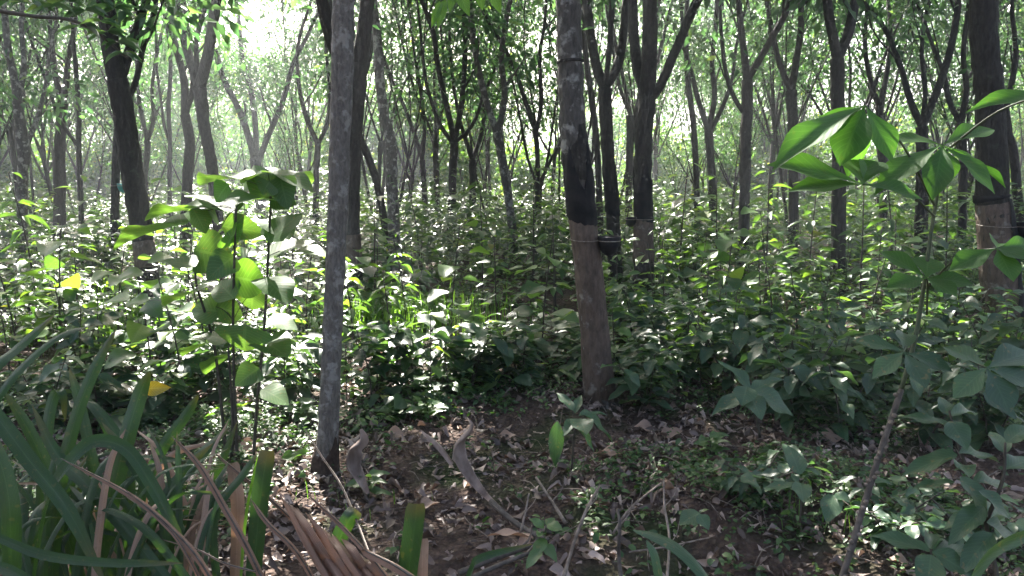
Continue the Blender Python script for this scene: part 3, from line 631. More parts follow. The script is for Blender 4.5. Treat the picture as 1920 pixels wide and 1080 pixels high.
LAND = [(-200, "the frame edge"), (42, "the edge tree"), (245, "the dark curving trunk"), (390, "the bowed tree"), (480, "the V-shaped tree"), (632, "the slim pale trunk"), (735, "the knee-bent tree"), (850, "the Y-shaped tree"), (945, "the pale leaning fork"),
        (1085, "the black-banded trunk"), (1207, "the long-limbed tree"), (1333, "the fan-limbed tree"), (1398, "the elbow-limbed tree"), (1571, "the cassava-topped tree"), (1729, "the broad Y fork"), (1860, "the stout half-black trunk"), (2200, "the far verge")]
ORD = ["first", "second", "third", "fourth", "fifth", "sixth", "seventh", "eighth", "ninth", "tenth", "eleventh", "twelfth", "thirteenth", "fourteenth", "fifteenth", "sixteenth"]
far = []
used = [False] * len(MODELS)
ang = math.radians(7)
for row, yy in enumerate([18.5, 21.5, 24.5, 28, 32, 36.5, 41.5, 47]):
    for k in range(-17, 18):
        x = k * 2.8 + (1.4 if row % 2 else 0) + rnd.uniform(-.7, .7)
        y = yy + rnd.uniform(-.9, .9) + .04 * x
        if abs(x) > y * .70 + 2: continue
        if rnd.random() < (.12, .12, .12, .2, .3, .4, .45, .45)[row]: continue
        px = 960 + FPX * x / y
        pass
        if 20 < row and 860 < px < 1000: continue
        far.append((x, y))
for x, y in [(-13.6, 17.5), (-15.5, 20), (-12.5, 11), (13.2, 16.5), (15.2, 19.5), (11.2, 14), (-9.5, 14.5), (9.8, 14.6), (-10.2, 9.2), (9.5, 8.7)]: far.append((x, y))
nfar = len(far)
for i in range(60):
    y = rnd.uniform(16.5, 38); far.append((rnd.uniform(-.68, .68) * y, y))
ft = []
for i, (x, y) in enumerate(far):
    mi = rnd.randrange(9) if i < nfar else rnd.randrange(9, 13); z = float(gh(x, y)); sh_ = .5 if y > 17 and (abs(x + .352 * y) < 2.1 or abs(x - .225 * y) < 1.2) else 1.0
    if not used[mi]:
        o = MODELS[mi][0]; used[mi] = True
        o.location = (x, y, z); o.rotation_euler = (0, 0, rnd.uniform(0, 6.28)); s = sh_ * rnd.uniform(.85, 1.15); o.scale = (s, s, s)
    else:
        o = copy_tree(MODELS[mi][0], (x, y, z), rnd.uniform(0, 6.28), sh_ * rnd.uniform(.85, 1.2))
    ft.append((o, x, y, MODELS[mi][1] + (10 if mi > 8 else 0)))
for m, u in zip(MODELS, used):
    if not u[0] if isinstance(u, tuple) else not u: m[0].location = (30, 44, 0)
NL = {13: "slender three-limbed", 14: "slender four-limbed", 15: "slender five-limbed", 5: "five-limbed", 3: "three-limbed", 4: "four-limbed"}
buckets = {}
for o, x, y, n in ft:
    px = 960 + FPX * x / y
    for (a, na), (b, nb) in zip(LAND[:-1], LAND[1:]):
        if a <= px < b: break
    else:
        na, nb = LAND[-2][1], LAND[-1][1]
    row = "mid-distance" if y < 23 else "distant" if y < 28.5 else "farthest"
    buckets.setdefault((row, na, nb, n), []).append((px, o))
for (row, na, nb, n), L in buckets.items():
    L.sort(key=lambda t: t[0])
    for i, (px, o) in enumerate(L):
        o["label"] = f"{row} {NL[n]} rubber tree, {'only' if len(L) == 1 else ORD[min(i, 15)]} from {na} towards {nb}".replace("only from", "between").replace(" towards ", " and " if len(L) == 1 else " towards ")

# ------------------------------------------------------------------ shrubs and young trees in the sunlit clearing beyond
def model_shrub(seed, h, leaf):
    rng = np.random.default_rng(seed)
    root = thing("clearing_shrub", (0, 0, 0), "x", "shrub", "sunlit shrubs beyond the rows")
    st = Acc(); fo = Acc(); n = rng.integers(4, 7)
    for i in range(n):
        a = rng.uniform(0, 6.28); t = rng.uniform(.15, .55); hh = h * rng.uniform(.6, 1)
        pts = np.array([[0, 0, -.1], [math.cos(a) * t * hh * .4, math.sin(a) * t * hh * .4, hh * .5], [math.cos(a) * t * hh, math.sin(a) * t * hh, hh]])
        pl = spline(pts, 4); V, F = tube(pl, np.linspace(.03, .008, len(pl)), 5, cap=False); st.add(V, F)
        for q in pl[2:]:
            k = 62
            o = rng.normal(0, .32, (k, 3)) * [1, 1, .8]
            d = nrm(o) + rng.normal(0, .4, (k, 3)) + [0, 0, -.2]
            L = leaf * rng.uniform(.6, 1.4, k)
            leaves(fo, q + o, d, np.array([0, 0, 1.]) + rng.normal(0, .5, (k, 3)), L, L * .5, TPL_TINY)
    st.build("stem", M["stem_dark"], root); fo.build("foliage", M["shrub"], root)
    return root
SH = [model_shrub(300 + i, 2.2 + .8 * i, .2) for i in range(5)]
sh = []; us = [False] * 5
for i in range(130):
    y = rnd.uniform(33, 60); px = rnd.uniform(-150, 2050) if i > 14 else rnd.uniform(560, 1050)
    x = (px - 960) / FPX * y; mi = rnd.randrange(5); z = float(gh(x, y)); s = rnd.uniform(.8, 1.5)
    if abs(x - .225 * y) < 1.8: s *= .7
    if not us[mi]:
        o = SH[mi]; us[mi] = True; o.location = (x, y, z); o.scale = (s, s, s)
    else: o = copy_tree(SH[mi], (x, y, z), rnd.uniform(0, 6.28), s)
    sh.append((o, px, s, mi))
b = {}
for o, px, s, mi in sh:
    for (a, na), (c, nb) in zip(LAND[:-1], LAND[1:]):
        if a <= px < c: break
    hw = "tall" if (2.2 + .8 * mi) * s > 4.6 else "low" if (2.2 + .8 * mi) * s < 3.1 else "bushy"
    b.setdefault((hw, na, nb), []).append((px, o))
for (hw, na, nb), L in b.items():
    L.sort(key=lambda t: t[0])
    for i, (px, o) in enumerate(L):
        o["label"] = f"{hw} sunlit clearing shrub, " + (f"between {na} and {nb}" if len(L) == 1 else f"{ORD[min(i, 15)]} from {na} towards {nb}")
# ------------------------------------------------------------------ undergrowth that nobody could count
def clear_of_trees(x, y, r=.18):
    T = np.array(TREE_LOC)
    d = np.min(np.hypot(x[:, None] - T[None, :, 0], y[:, None] - T[None, :, 1]), axis=1)
    return d > r
def front_edge(x):                       # the undergrowth starts beyond the bare soil
    return 5.15 + .35 * np.sin(x * 1.7 + .6) - .45 * np.clip(-x - .9, 0, 1) - .25 * np.clip(x - 1.6, 0, 1)
def undergrowth():
    g = np.random.default_rng(77)
    acc = Acc(); acc2 = Acc(); st = Acc()
    for y0, y1, dens, leafL, per, hmax, tpl in [(4.7, 7.5, 24, .125, 24, .84, TPL_OVATE), (7.5, 11, 13, .135, 33, 1.22, TPL_MID), (11, 17, 6.5, .16, 34, 1.38, TPL_MID), (17, 28, 3.0, .2, 32, 1.42, TPL_TINY), (28, 46, 1.2, .28, 26, 1.5, TPL_TINY)]:
        w = y1 * .72 + 1.2
        n = int((y1 - y0) * 2 * w * dens)
        x, y = g.uniform(-w, w, n), g.uniform(y0, y1, n)
        m = (np.abs(x) < y * .70 + .9) & (y > front_edge(x)) & clear_of_trees(x, y, .15)
        patch = vnoise(x * .8 + 3, y * .8, 31)
        m &= g.random(n) < np.clip(.05 + patch * 1.7, 0, 1)
        for gx, gy_ in [(gnd(250, 640)[0], 6.4), (gnd(740, 630)[0], 6.6), (gnd(90, 560)[0], 7.6)]: m &= np.hypot(x - gx, (y - gy_) * .8) > .62
        x, y, patch = x[m], y[m], patch[m]; n = len(x)
        edge = np.clip((y - front_edge(x)) / 1.2, .30, 1)
        h = hmax * g.uniform(.35, 1.05, n) * (.28 + 1.05 * patch) * edge
        z = gh(x, y)
        sp = g.choice(4, n, p=[.5, .25, .13, .12])
        k = (g.integers(int(per * .5), int(per * 1.4), n) * np.array([1, 2.2, 1, .55])[sp]).astype(int)
        idx = np.repeat(np.arange(n), k); m2 = len(idx)
        t = g.random(m2) ** .7
        a = g.uniform(0, 6.28, m2)
        t = np.where(g.random(m2) < .6, np.round(t * 5) / 5 + g.normal(0, .02, m2), t)
        lean = g.normal(0, .12, (n, 2))
        sz = leafL * np.exp(g.normal(-.03, .38, n)).clip(.5, 2.0)[idx] * g.uniform(.55, 1.25, m2) * (1.1 - .35 * t)
        rad = g.random(m2) ** .7 * (.10 + .6 * leafL)
        P = np.stack([x[idx] + lean[idx, 0] * t + np.cos(a) * rad, y[idx] + lean[idx, 1] * t + np.sin(a) * rad, z[idx] + h[idx] * t], -1)
        D = np.stack([np.cos(a), np.sin(a), g.normal(-.04, .17, m2)], -1)
        Nn = np.array([0, 0, 1.]) + g.normal(0, .22, (m2, 3))
        sz = sz * np.array([1, .5, 1.25, 1.6])[sp][idx]
        asp = np.array([.55, .6, .24, .78])[sp][idx]
        q = (sp[idx] == 1) | (sp[idx] == 2)
        leaves(acc, P[~q], D[~q], Nn[~q], sz[~q], (sz * asp)[~q], tpl)
        leaves(acc2, P[q], D[q], Nn[q], sz[q], (sz * asp)[q], TPL_MID if tpl is TPL_OVATE else tpl)
        if y1 < 12:
            for i in range(n):
                if g.random() < .5: continue
                p = np.array([[x[i], y[i], z[i] - .02], [x[i] + lean[i, 0] * .5, y[i] + lean[i, 1] * .5, z[i] + h[i] * .5], [x[i] + lean[i, 0], y[i] + lean[i, 1], z[i] + h[i]]])
                V, F = tube(p, [.0035, .003, .002], 3, cap=False); st.add(V, F)
    o = acc.build("undergrowth", M["under"]); tag(o, kind="stuff")
    tag(acc2.build("undergrowth", M["seedling"]), kind="stuff")
    o = st.build("undergrowth_stems", M["stem_dark"]); tag(o, kind="stuff")
undergrowth()
def low_weeds():
    g = np.random.default_rng(78); acc = Acc()
    n = 13000
    x, y = g.uniform(-3.6, 4.2, n), g.uniform(2.5, 6.0, n)
    f = vnoise(x * 1.5, y * 1.5, 41) * .65 + vnoise(x * 4.2, y * 4.2, 42) * .35
    hump = np.exp(-((x - 1.15) / .75) ** 2 - ((y - 3.55) / .5) ** 2)
    edge = np.exp(-((y - front_edge(x)) / .3) ** 2)
    pr = np.clip((f - .52) * 4, 0, .8) * np.clip((y - 2.4), .2, 1) + .95 * hump + .55 * edge
    pr = pr * np.where(x > 2.1, .5, 1) * np.where((x > -1.3) & (x < .9) & (y > 3) & (y < 4.9), .55, 1)
    m = (g.random(n) < pr) & (y < front_edge(x) + .4) & clear_of_trees(x, y, .07)
    x, y = x[m], y[m]; z = gh(x, y); n = len(x); k = g.integers(5, 14, n)
    idx = np.repeat(np.arange(n), k); q = len(idx); a = g.uniform(0, 6.28, q); t = g.random(q)
    h = g.uniform(.02, .10, n)
    L = g.uniform(.016, .042, q) * (g.uniform(.7, 1.3, n)[idx])
    rad = g.random(q) * .04
    P = np.stack([x[idx] + np.cos(a) * rad, y[idx] + np.sin(a) * rad, z[idx] + .004 + h[idx] * t], -1)
    D = np.stack([np.cos(a), np.sin(a), g.normal(.1, .35, q)], -1)
    leaves(acc, P, D, np.array([0, 0, 1.]) + g.normal(0, .4, (q, 3)), L, L * .62, TPL_MID)
    tag(acc.build("low_weeds", M["moss"]), kind="stuff")
low_weeds()
def grass():
    g = np.random.default_rng(79); acc = Acc()
    spots = [gnd(230, 625), gnd(280, 640), gnd(720, 625), gnd(780, 620), gnd(680, 610), gnd(90, 560), gnd(1400, 600), gnd(1610, 960), gnd(1480, 940), gnd(640, 950)]
    amt = [330, 330, 320, 320, 220, 240, 140, 14, 14, 10]; rad = [.5, .5, .5, .5, .4, .6, .4, .1, .15, .15]; hh = [.42, .42, .44, .44, .4, .45, .4, .16, .12, .1]
    for s, n, r, h in zip(spots, amt, rad, hh):
        for i in range(n):
            x, y = s[0] + g.normal(0, r), s[1] + g.normal(0, r * .7); z = float(gh(x, y)); a = g.uniform(0, 6.28); l = h * g.uniform(.6, 1.3); b = g.uniform(.1, .6)
            p = np.array([[x, y, z], [x + math.cos(a) * l * b * .3, y + math.sin(a) * l * b * .3, z + l * .6], [x + math.cos(a) * l * b, y + math.sin(a) * l * b, z + l * (.95 - .5 * b)]])
            ribbon(acc, spline(p, 2), np.array([.004, .0055, .005, .0035, .001]) * (1 + h), [math.sin(a), -math.cos(a), 0], .2, 1)
    tag(acc.build("grass", M["grass"]), kind="stuff")
grass()
def litter():
    g = np.random.default_rng(80); acc = Acc(); n = 17000
    x, y = g.uniform(-3.4, 4.2, n), 2.3 + g.random(n) * 4.2
    f = vnoise(x * 1.9 + 7, y * 1.9, 51)
    m = (g.random(n) < np.clip(.15 + f, 0, 1)) & clear_of_trees(x, y, .06)
    x, y = x[m], y[m]; n = len(x); a = g.uniform(0, 6.28, n); L = .02 + .075 * g.random(n) ** 2
    P = np.stack([x, y, gh(x, y) + g.uniform(.006, .03, n)], -1)
    D = np.stack([np.cos(a), np.sin(a), g.normal(0, .22, n)], -1)
    Nn = np.array([0, 0, 1.]) + g.normal(0, .38, (n, 3))
    h = n // 3
    for i in range(3):
        s = slice(i * h, (i + 1) * h)
        leaves(acc, P[s], D[s], Nn[s], L[s], L[s] * g.uniform(.3, .6, h), leaf_tpl("ovate" if i else "ellip", 5, 1, [.5, -.35, .8][i], [.35, -.3, .6][i], .3, i))
    tag(acc.build("leaf_litter", M["litter"]), kind="stuff")
    tw = Acc()
    for i in range(260):
        x, y = g.uniform(-2.6, 3.6), g.uniform(2.4, 5.2); a = g.uniform(0, 6.28); l = g.uniform(.06, .35)
        z = float(gh(x, y)) + .012; x2, y2 = x + math.cos(a) * l, y + math.sin(a) * l; z2 = float(gh(x2, y2)) + g.uniform(.008, .05)
        r = g.uniform(.0012, .0035)
        p = spline(np.array([[x, y, z], [(x + x2) / 2 + g.normal(0, l * .08), (y + y2) / 2, (z + z2) / 2 + .02], [x2, y2, z2]]), 2)
        V, F = tube(p, np.full(len(p), r), 4, cap=False); tw.add(V, F)
    tag(tw.build("twig_litter", M["twig"]), kind="stuff")
litter()

# ------------------------------------------------------------------ countable seedlings: a few kinds built once, then copied
def model_seedling(seed, form, h):
    g = np.random.default_rng(seed)
    root = thing("seedling", (0, 0, 0), "x", "seedling", "broadleaf seedlings of the undergrowth")
    lean = g.normal(0, .05, 2)
    P = spline(np.array([[0, 0, -.04], [lean[0] * .3, lean[1] * .3, h * .5], [lean[0], lean[1], h]]), 5)
    st = Acc(); V, F = tube(P, np.linspace(.0065, .003, len(P)), 6); st.add(V, F)
    fo = Acc()
    if form == "ovate":      L0, asp, tpl, n = .13, .52, TPL_OVATE, 17
    elif form == "heart":    L0, asp, tpl, n = .18, .85, TPL_HEART, 12
    elif form == "lance":    L0, asp, tpl, n = .16, .32, TPL_LANCE, 20
    else:                    L0, asp, tpl, n = .12, .42, TPL_OVATE, 8
    a = g.uniform(0, 6.28)
    for i in range(n):
        t = .30 + .70 * i / (n - 1); a += 2.4 + g.normal(0, .25)
        k = min(int(t * (len(P) - 1)), len(P) - 1); p = P[k]
        up = g.uniform(-.05, .4); pl = (L0 * g.uniform(.25, .6)) if form != "lance" else .02
        d = nrm(np.array([math.cos(a), math.sin(a), up])); q = p + d * pl
        V, F = tube(np.array([p, (p + q) / 2 + [0, 0, .01], q]), [.002, .0016, .0014], 4, cap=False); st.add(V, F)
        L = L0 * g.uniform(.7, 1.2) * (1.15 - .4 * t)
        if form == "tri":
            for da in (-1.0, 0, 1.0):
                dd = np.array([math.cos(a + da * .8), math.sin(a + da * .8), g.normal(-.15, .15)])
                leaves(fo, q, dd, np.array([g.normal(0, .2), g.normal(0, .2), 1]), L, L * asp, tpl)
        else:
            leaves(fo, q, np.array([math.cos(a), math.sin(a), g.normal(-.12, .2)]), np.array([g.normal(0, .25), g.normal(0, .25), 1]), L, L * asp * g.uniform(.85, 1.1), tpl)
    st.build("stem", M["stem_dark"], root); fo.build("foliage", M["seedling"], root)
    return root
KINDS = [("ovate", "oval-leaved"), ("heart", "heart-leaved"), ("lance", "narrow-leaved"), ("tri", "three-leaflet")]
SM = [(model_seedling(400 + i, KINDS[i % 4][0], [.62, .66, .58, .64, .8, .85, .78, .82][i]), i % 4) for i in range(8)]
su = [False] * 8; seed_list = []
def put_seedling(x, y, mi, s):
    z = float(gh(x, y))
    if not su[mi]:
        o = SM[mi][0]; su[mi] = True; o.location = (x, y, z); o.rotation_euler = (0, 0, rnd.uniform(0, 6.28)); o.scale = (s, s, s)
    else: o = copy_tree(SM[mi][0], (x, y, z), rnd.uniform(0, 6.28), s)
    seed_list.append((o, x, y, mi, s))
cnt = 0
for px_, y_, m_, s_ in [(842, 6.4, 5, 1.25), (1016, 6.2, 5, 1.25), (330, 5.0, 5, 1.05), (270, 5.2, 1, 1.35), (380, 5.6, 5, 1.2), (96, 6.0, 1, 1.5), (205, 6.6, 5, 1.15), (18, 5.6, 5, 1.2), (1312, 8.0, 5, 1.2), (1362, 7.0, 1, 1.5), (1462, 6.4, 5, 1.2), (930, 7.5, 4, 1.2), (760, 7.2, 6, 1.2), (560, 6.8, 5, 1.2), (1250, 7.4, 4, 1.2), (1650, 7.6, 4, 1.25), (1040, 8.5, 7, 1.3)]:
    put_seedling((px_ - 960) / FPX * y_, y_, m_, s_); cnt += 1
for px_, y_, m_, s_ in [(60, 8.5, 6, 1.8), (150, 10, 4, 1.9), (330, 9.2, 7, 1.7), (545, 9.5, 4, 1.75), (700, 9.0, 7, 1.7), (790, 10.5, 6, 1.9), (905, 9.6, 4, 1.7), (1000, 11, 7, 2.0), (1165, 11, 6, 1.9), (1275, 9.8, 4, 1.9), (1345, 10.5, 7, 1.9), (1440, 8.8, 6, 1.8), (1520, 9.4, 4, 1.8), (1620, 8.6, 7, 1.75), (1680, 9.8, 6, 1.9), (1780, 9.0, 4, 1.8)]:
    put_seedling((px_ - 960) / FPX * y_, y_, m_, s_); cnt += 1
while cnt < 203:
    y = 5.0 + 8.0 * rnd.random() ** 1.3; x = rnd.uniform(-1, 1) * (y * .64 + .1)
    if y < front_edge(np.array(x)) + .05 or any(math.hypot(x - a, y - b) < .22 for a, b in TREE_LOC): continue
    if any(math.hypot(x - q[1], y - q[2]) < .13 for q in seed_list): continue
    put_seedling(x, y, rnd.randrange(8) if y > 6.6 else rnd.randrange(4), rnd.uniform(.7, 1.25) * (.75 if y < 6 else 1.15)); cnt += 1
def model_bush(seed, h):
    g = np.random.default_rng(seed); root = thing("oval_leaved_bush", (0, 0, 0), "x", "bush", "blue-green oval-leaved bushes")
    st = Acc(); fo = Acc()
    for s in range(g.integers(3, 5)):
        an = g.uniform(0, 6.28); sp = g.uniform(.08, .3); hh = h * g.uniform(.65, 1)
        P = spline(np.array([[0, 0, -.04], [math.cos(an) * sp * .4, math.sin(an) * sp * .4, hh * .5], [math.cos(an) * sp, math.sin(an) * sp, hh]]), 6)
        V, F = tube(P, np.linspace(.006, .003, len(P)), 6); st.add(V, F)
        a = g.uniform(0, 6.28)
        for i in range(3, len(P)):
            for da in (0, 3.14):
                if g.random() < .12: continue
                b = a + i * 1.57 + da + g.normal(0, .25); L = g.uniform(.12, .2) * (.55 if h < .3 else 1)
                q = P[i] + np.array([math.cos(b), math.sin(b), .2]) * .025
                V, F = tube(np.array([P[i], q]), [.002, .0016], 4, cap=False); st.add(V, F)
                leaves(fo, q, np.array([math.cos(b), math.sin(b), g.normal(-.05, .25)]), np.array([g.normal(0, .25), g.normal(0, .25), 1]), L, L * g.uniform(.42, .56), TPL_FINE[i % 4])
    st.build("stem", M["stem_dark"], root); fo.build("foliage", M["bluish"], root); return root
BM = [model_bush(700 + i, [.42, .55, .68, .5, .2][i]) for i in range(5)]
BP = [(1225, 5.1, 0), (1300, 5.5, 1), (1380, 5.3, 2), (1465, 5.6, 1), (1530, 5.2, 2), (1600, 5.7, 3), (1680, 5.2, 2), (1755, 5.5, 1), (1830, 5.0, 3), (1900, 5.4, 2), (1340, 6.1, 2), (1430, 6.3, 3), (1560, 6.4, 2), (1700, 6.3, 2), (1600, 4.5, 0), (1505, 4.7, 3), (1250, 6.2, 1), (1800, 6.4, 2), (1890, 4.2, 3), (1760, 4.4, 0), (1180, 5.9, 0), (980, 5.6, 0), (880, 5.5, 3), (780, 5.5, 0), (700, 5.4, 3), (560, 5.3, 0), (380, 5.3, 3), (290, 5.0, 0), (160, 4.9, 3), (60, 4.7, 1), (130, 5.6, 2), (300, 5.9, 1), (1440, 3.45, 4),  (1870, 3.2, 4),  (1700, 3.2, 4)]
bl = []; ub = [False] * 5
for px, y, mi in BP:
    x = (px - 960) / FPX * y; z = float(gh(x, y)); s = rnd.uniform(.85, 1.15)
    if not ub[mi]: o = BM[mi]; ub[mi] = True; o.location = (x, y, z); o.scale = (s, s, s)
    else: o = copy_tree(BM[mi], (x, y, z), rnd.uniform(0, 6.28), s)
    bl.append((o, px, y, mi))
LAND2 = [(-300, "the strap clump"), (245, "the dark curving trunk"), (475, "the tall sapling"), (632, "the slim pale trunk"), (850, "the Y-shaped tree"), (1105, "the black-banded trunk"), (1207, "the long-limbed tree"), (1398, "the elbow-limbed tree"), (1571, "the cassava-topped tree"), (1729, "the cassava stem"), (1870, "the stout trunk"), (2300, "the verge")]
b = {}
for o, px, y, mi in bl:
    for (a, na), (c, nb) in zip(LAND2[:-1], LAND2[1:]):
        if a <= px < c: break
    b.setdefault(("low", "middling", "full", "middling", "tiny")[mi] + (" " if y < 5.5 else " set-back ") + f"oval-leaved bush|{na}|{nb}", []).append((px, o))
for k, L in b.items():
    d, na, nb = k.split("|"); L.sort(key=lambda t: t[0])
    for i, (px, o) in enumerate(L): o["label"] = f"{d} between {na} and {nb}" if len(L) == 1 else f"{d}, {ORD[i]} from {na} to {nb}"
b = {}
for o, x, y, mi, s in seed_list:
    px = 960 + FPX * x / y
    for (a, na), (c, nb) in zip(LAND2[:-1], LAND2[1:]):
        if a <= px < c: break
    h = [.62, .66, .58, .64, .8, .85, .78, .82][mi] * s
    hw = "sapling-high" if h > 1.25 else "low" if h < .5 else "knee-high" if h < .68 else "tall"
    b.setdefault((hw, KINDS[mi % 4][1], na, nb, "near" if y < 7 else "far"), []).append((px, o))
for (hw, kn, na, nb, row), L in b.items():
    L.sort(key=lambda t: t[0])
    for i, (px, o) in enumerate(L):
        pre = f"{hw} {kn} seedling" + (" further back" if row == "far" else "")
        o["label"] = f"{pre} between {na} and {nb}" if len(L) == 1 else f"{pre}, {ORD[i]} from {na} to {nb}"
# ------------------------------------------------------------------ foreground plants, traced where they stand
def blade(root, pts, w, name="blade", mat="strap", face=None, cup=.22, tipw=.12, basew=.8, label=None, blunt=False):
    """pts: (px, py, Y); w: width in pixels at the middle"""
    P = spline(np.array([at(*p) for p in pts]), 5); n = len(P); t = np.linspace(0, 1, n)
    Ym = np.mean([p[2] for p in pts])
    prof = np.interp(t, [0, .35, .75, 1], [basew, 1, .85, tipw]) if not blunt else np.interp(t, [0, .4, .97, 1], [basew, 1, .95, .75])
    if not blunt: prof = np.where(t > .75, .85 * np.clip((1 - t) / .25, 0, 1) ** .6 + .015, prof)
    W = w * (.64 if mat in ('strap', 'fresh') and not blunt else .5 if mat == 'dry' and not blunt else 1) * Ym / FPX * prof
    side = np.array([1., .35, 0]) if face is None else np.asarray(face, float)
    T = P[-1] - P[0]
    if face is None and abs(nrm(T)[0]) > .75: side = np.array([0, .6, 1.])
    a = Acc(); ribbon(a, P, W, side, cup, 2); o = a.build(name, M[mat], root)
    if label: o["label"] = label
    return o
def stalk(root, pts, w0, w1, name="stem", mat="stem", acc=None, seg=8):
    P = spline(np.array([at(*p) for p in pts]), 5); Y = np.mean([p[2] for p in pts])
    V, F = tube(P, np.linspace(w0, w1, len(P)) * Y / FPX / 2, seg, .03, RNG)
    a = acc or Acc(); a.add(V, F)
    return P if acc else (a.build(name, M[mat], root), P)[1]
def traced_leaf(acc, b, t, w, tpl, nrm_up=(0, 0, 1), roll=0.0):
    """leaf from base b to tip t, both (px, py, Y); w in pixels at the leaf's depth"""
    B, T = at(*b), at(*t); d = T - B; L = np.linalg.norm(d)
    N = np.array(nrm_up, float)
    if roll: 
        s = nrm(np.cross(N, d)); N = N * math.cos(roll) + s * math.sin(roll)
    leaves(acc, B, d, N, L, w * (b[2] + t[2]) / 2 / FPX, tpl)

# --- strap-leaved clumps at the roadside
c1 = thing("strap_leaf_clump", at(60, 1120, 2.35) * [1, 1, 0] + [0, 0, float(gh(-1.4, 2.35))], "big clump of dark green strap leaves, its tips crossing the sunlit undergrowth", "clump plant", "strap-leaved clumps at the verge")
c2 = thing("strap_leaf_clump", np.array([-.92, 2.15, float(gh(-.92, 2.15))]), "strap-leaf clump with one leaf arching over like a hook, dry stalks lying on it", "clump plant", "strap-leaved clumps at the verge")
BL = [(c1, [(40, 1250, 2.2), (70, 1060, 2.2), (92, 940, 2.2), (130, 870, 2.22), (180, 828, 2.25), (240, 845, 2.25), (290, 920, 2.22), (335, 1010, 2.2), (365, 1075, 2.2)], 44),
      (c1, [(90, 1200, 2.35), (110, 930, 2.4), (140, 790, 2.45), (178, 690, 2.5), (218, 616, 2.55)], 38),
      (c1, [(150, 1250, 2.3), (195, 1000, 2.35), (235, 830, 2.4), (262, 740, 2.45), (282, 695, 2.45)], 52),
      (c1, [(-90, 900, 2.3), (0, 740, 2.4), (60, 670, 2.5), (130, 620, 2.6), (210, 606, 2.7)], 24),
      (c1, [(-120, 850, 2.4), (-20, 700, 2.5), (40, 645, 2.6), (104, 588, 2.7)], 34),
      (c1, [(-60, 720, 2.3), (0, 790, 2.25), (60, 870, 2.2), (130, 960, 2.15), (200, 1100, 2.1)], 50),
      (c1, [(180, 1200, 2.5), (110, 950, 2.5), (60, 820, 2.5), (5, 730, 2.5)], 40),
      (c1, [(330, 1110, 2.25), (230, 985, 2.3), (160, 905, 2.35), (105, 850, 2.4), (60, 760, 2.45)], 42),
      (c1, [(60, 1220, 2.6), (75, 960, 2.7), (86, 820, 2.75), (100, 745, 2.8), (118, 740, 2.8), (122, 790, 2.8)], 34),
      (c1, [(20, 1200, 2.1), (20, 1000, 2.1), (10, 900, 2.12), (-30, 780, 2.15)], 56),
      (c1, [(240, 1150, 2.6), (180, 900, 2.6), (150, 760, 2.65), (130, 690, 2.7)], 34),
      (c1, [(-20, 1000, 2.0), (80, 1040, 1.98), (200, 1055, 1.96), (345, 1056, 1.95)], 30),
      (c1, [(-20, 1055, 1.9), (30, 1075, 1.88), (90, 1110, 1.86)], 36),
      (c2, [(200, 1250, 2.5), (240, 960, 2.55), (230, 840, 2.6), (175, 760, 2.65), (152, 752, 2.7)], 34),
      (c2, [(250, 1200, 2.45), (300, 960, 2.5), (370, 860, 2.6), (430, 800, 2.7)], 40),
      (c2, [(260, 1200, 2.6), (262, 960, 2.7), (300, 850, 2.75), (352, 775, 2.8), (372, 740, 2.8)], 36),
      (c2, [(240, 1220, 2.55), (330, 1000, 2.6), (400, 900, 2.65), (445, 790, 2.7)], 30),
      (c2, [(440, 1200, 2.2), (330, 1060, 2.2), (270, 990, 2.22), (205, 955, 2.25), (170, 960, 2.25)], 26),
      (c2, [(200, 1150, 2.3), (310, 1010, 2.35), (240, 860, 2.4), (190, 790, 2.45)], 30),
      (c2, [(300, 1180, 2.7), (240, 920, 2.8), (200, 800, 2.8), (150, 730, 2.85)], 36),
      (c2, [(330, 1180, 2.4), (315, 1000, 2.45), (335, 900, 2.5), (400, 830, 2.55)], 34),
      (c2, [(420, 1180, 2.35), (400, 980, 2.4), (455, 890, 2.5), (482, 850, 2.55)], 26)]
gb = np.random.default_rng(8)
for i in range(110):
    root = c1 if i % 2 else c2; x0 = gb.uniform(-60, 260) if i % 2 else gb.uniform(120, 400)
    Y = gb.uniform(2.15, 2.75); ln = gb.uniform(110, 320); dx = float(np.clip(gb.normal(0, 130), -200, (430 - x0) / 1.5))
    p = [(x0, 1210, Y), (x0 + dx * .3, 1100 - ln * .25, Y + .05), (x0 + dx * .8, 1080 - ln * .7, Y + .12), (x0 + dx * 1.5, 1080 - ln + abs(dx) * .35, Y + .2)]
    BL.append((root, p, gb.uniform(13, 30)))
for i, (root, p, w) in enumerate(BL):
    f = None if i < 22 else [1, gb.uniform(-.8, .8), 0]
    blade(root, p, w, face=f, mat='dry' if i > 22 and i % 4 == 0 else 'strap')
    if i == 0: pass
c3 = thing("strap_leaf_clump", np.array([-.62, 2.3, float(gh(-.62, 2.3))]), "cut strap-leaf stubs standing blunt among the dry palm blades", "clump plant", "strap-leaved clumps at the verge")
blade(c3, [(470, 1150, 2.35), (482, 1000, 2.38), (490, 920, 2.4), (502, 845, 2.42)], 34, blunt=True)
blade(c3, [(450, 1130, 2.45), (462, 980, 2.5), (480, 880, 2.52), (492, 842, 2.52)], 18, mat="fresh", face=[.3, 1, 0])
blade(c3, [(760, 1150, 2.05), (768, 1060, 2.05), (776, 1000, 2.06), (782, 945, 2.07)], 42, blunt=True, label="upright blunt strap leaf beside the fan of dry palm blades")
blade(c3, [(790, 1140, 2.07), (792, 1060, 2.08), (794, 1010, 2.1)], 26, mat="dry", blunt=True)
blade(c3, [(600, 1140, 2.35), (630, 1030, 2.4), (655, 975, 2.42), (668, 955, 2.44)], 34, blunt=True)
blade(c3, [(860, 1140, 2.0), (885, 1070, 2.0), (905, 1045, 2.0), (1000, 1020, 2.02)], 26)
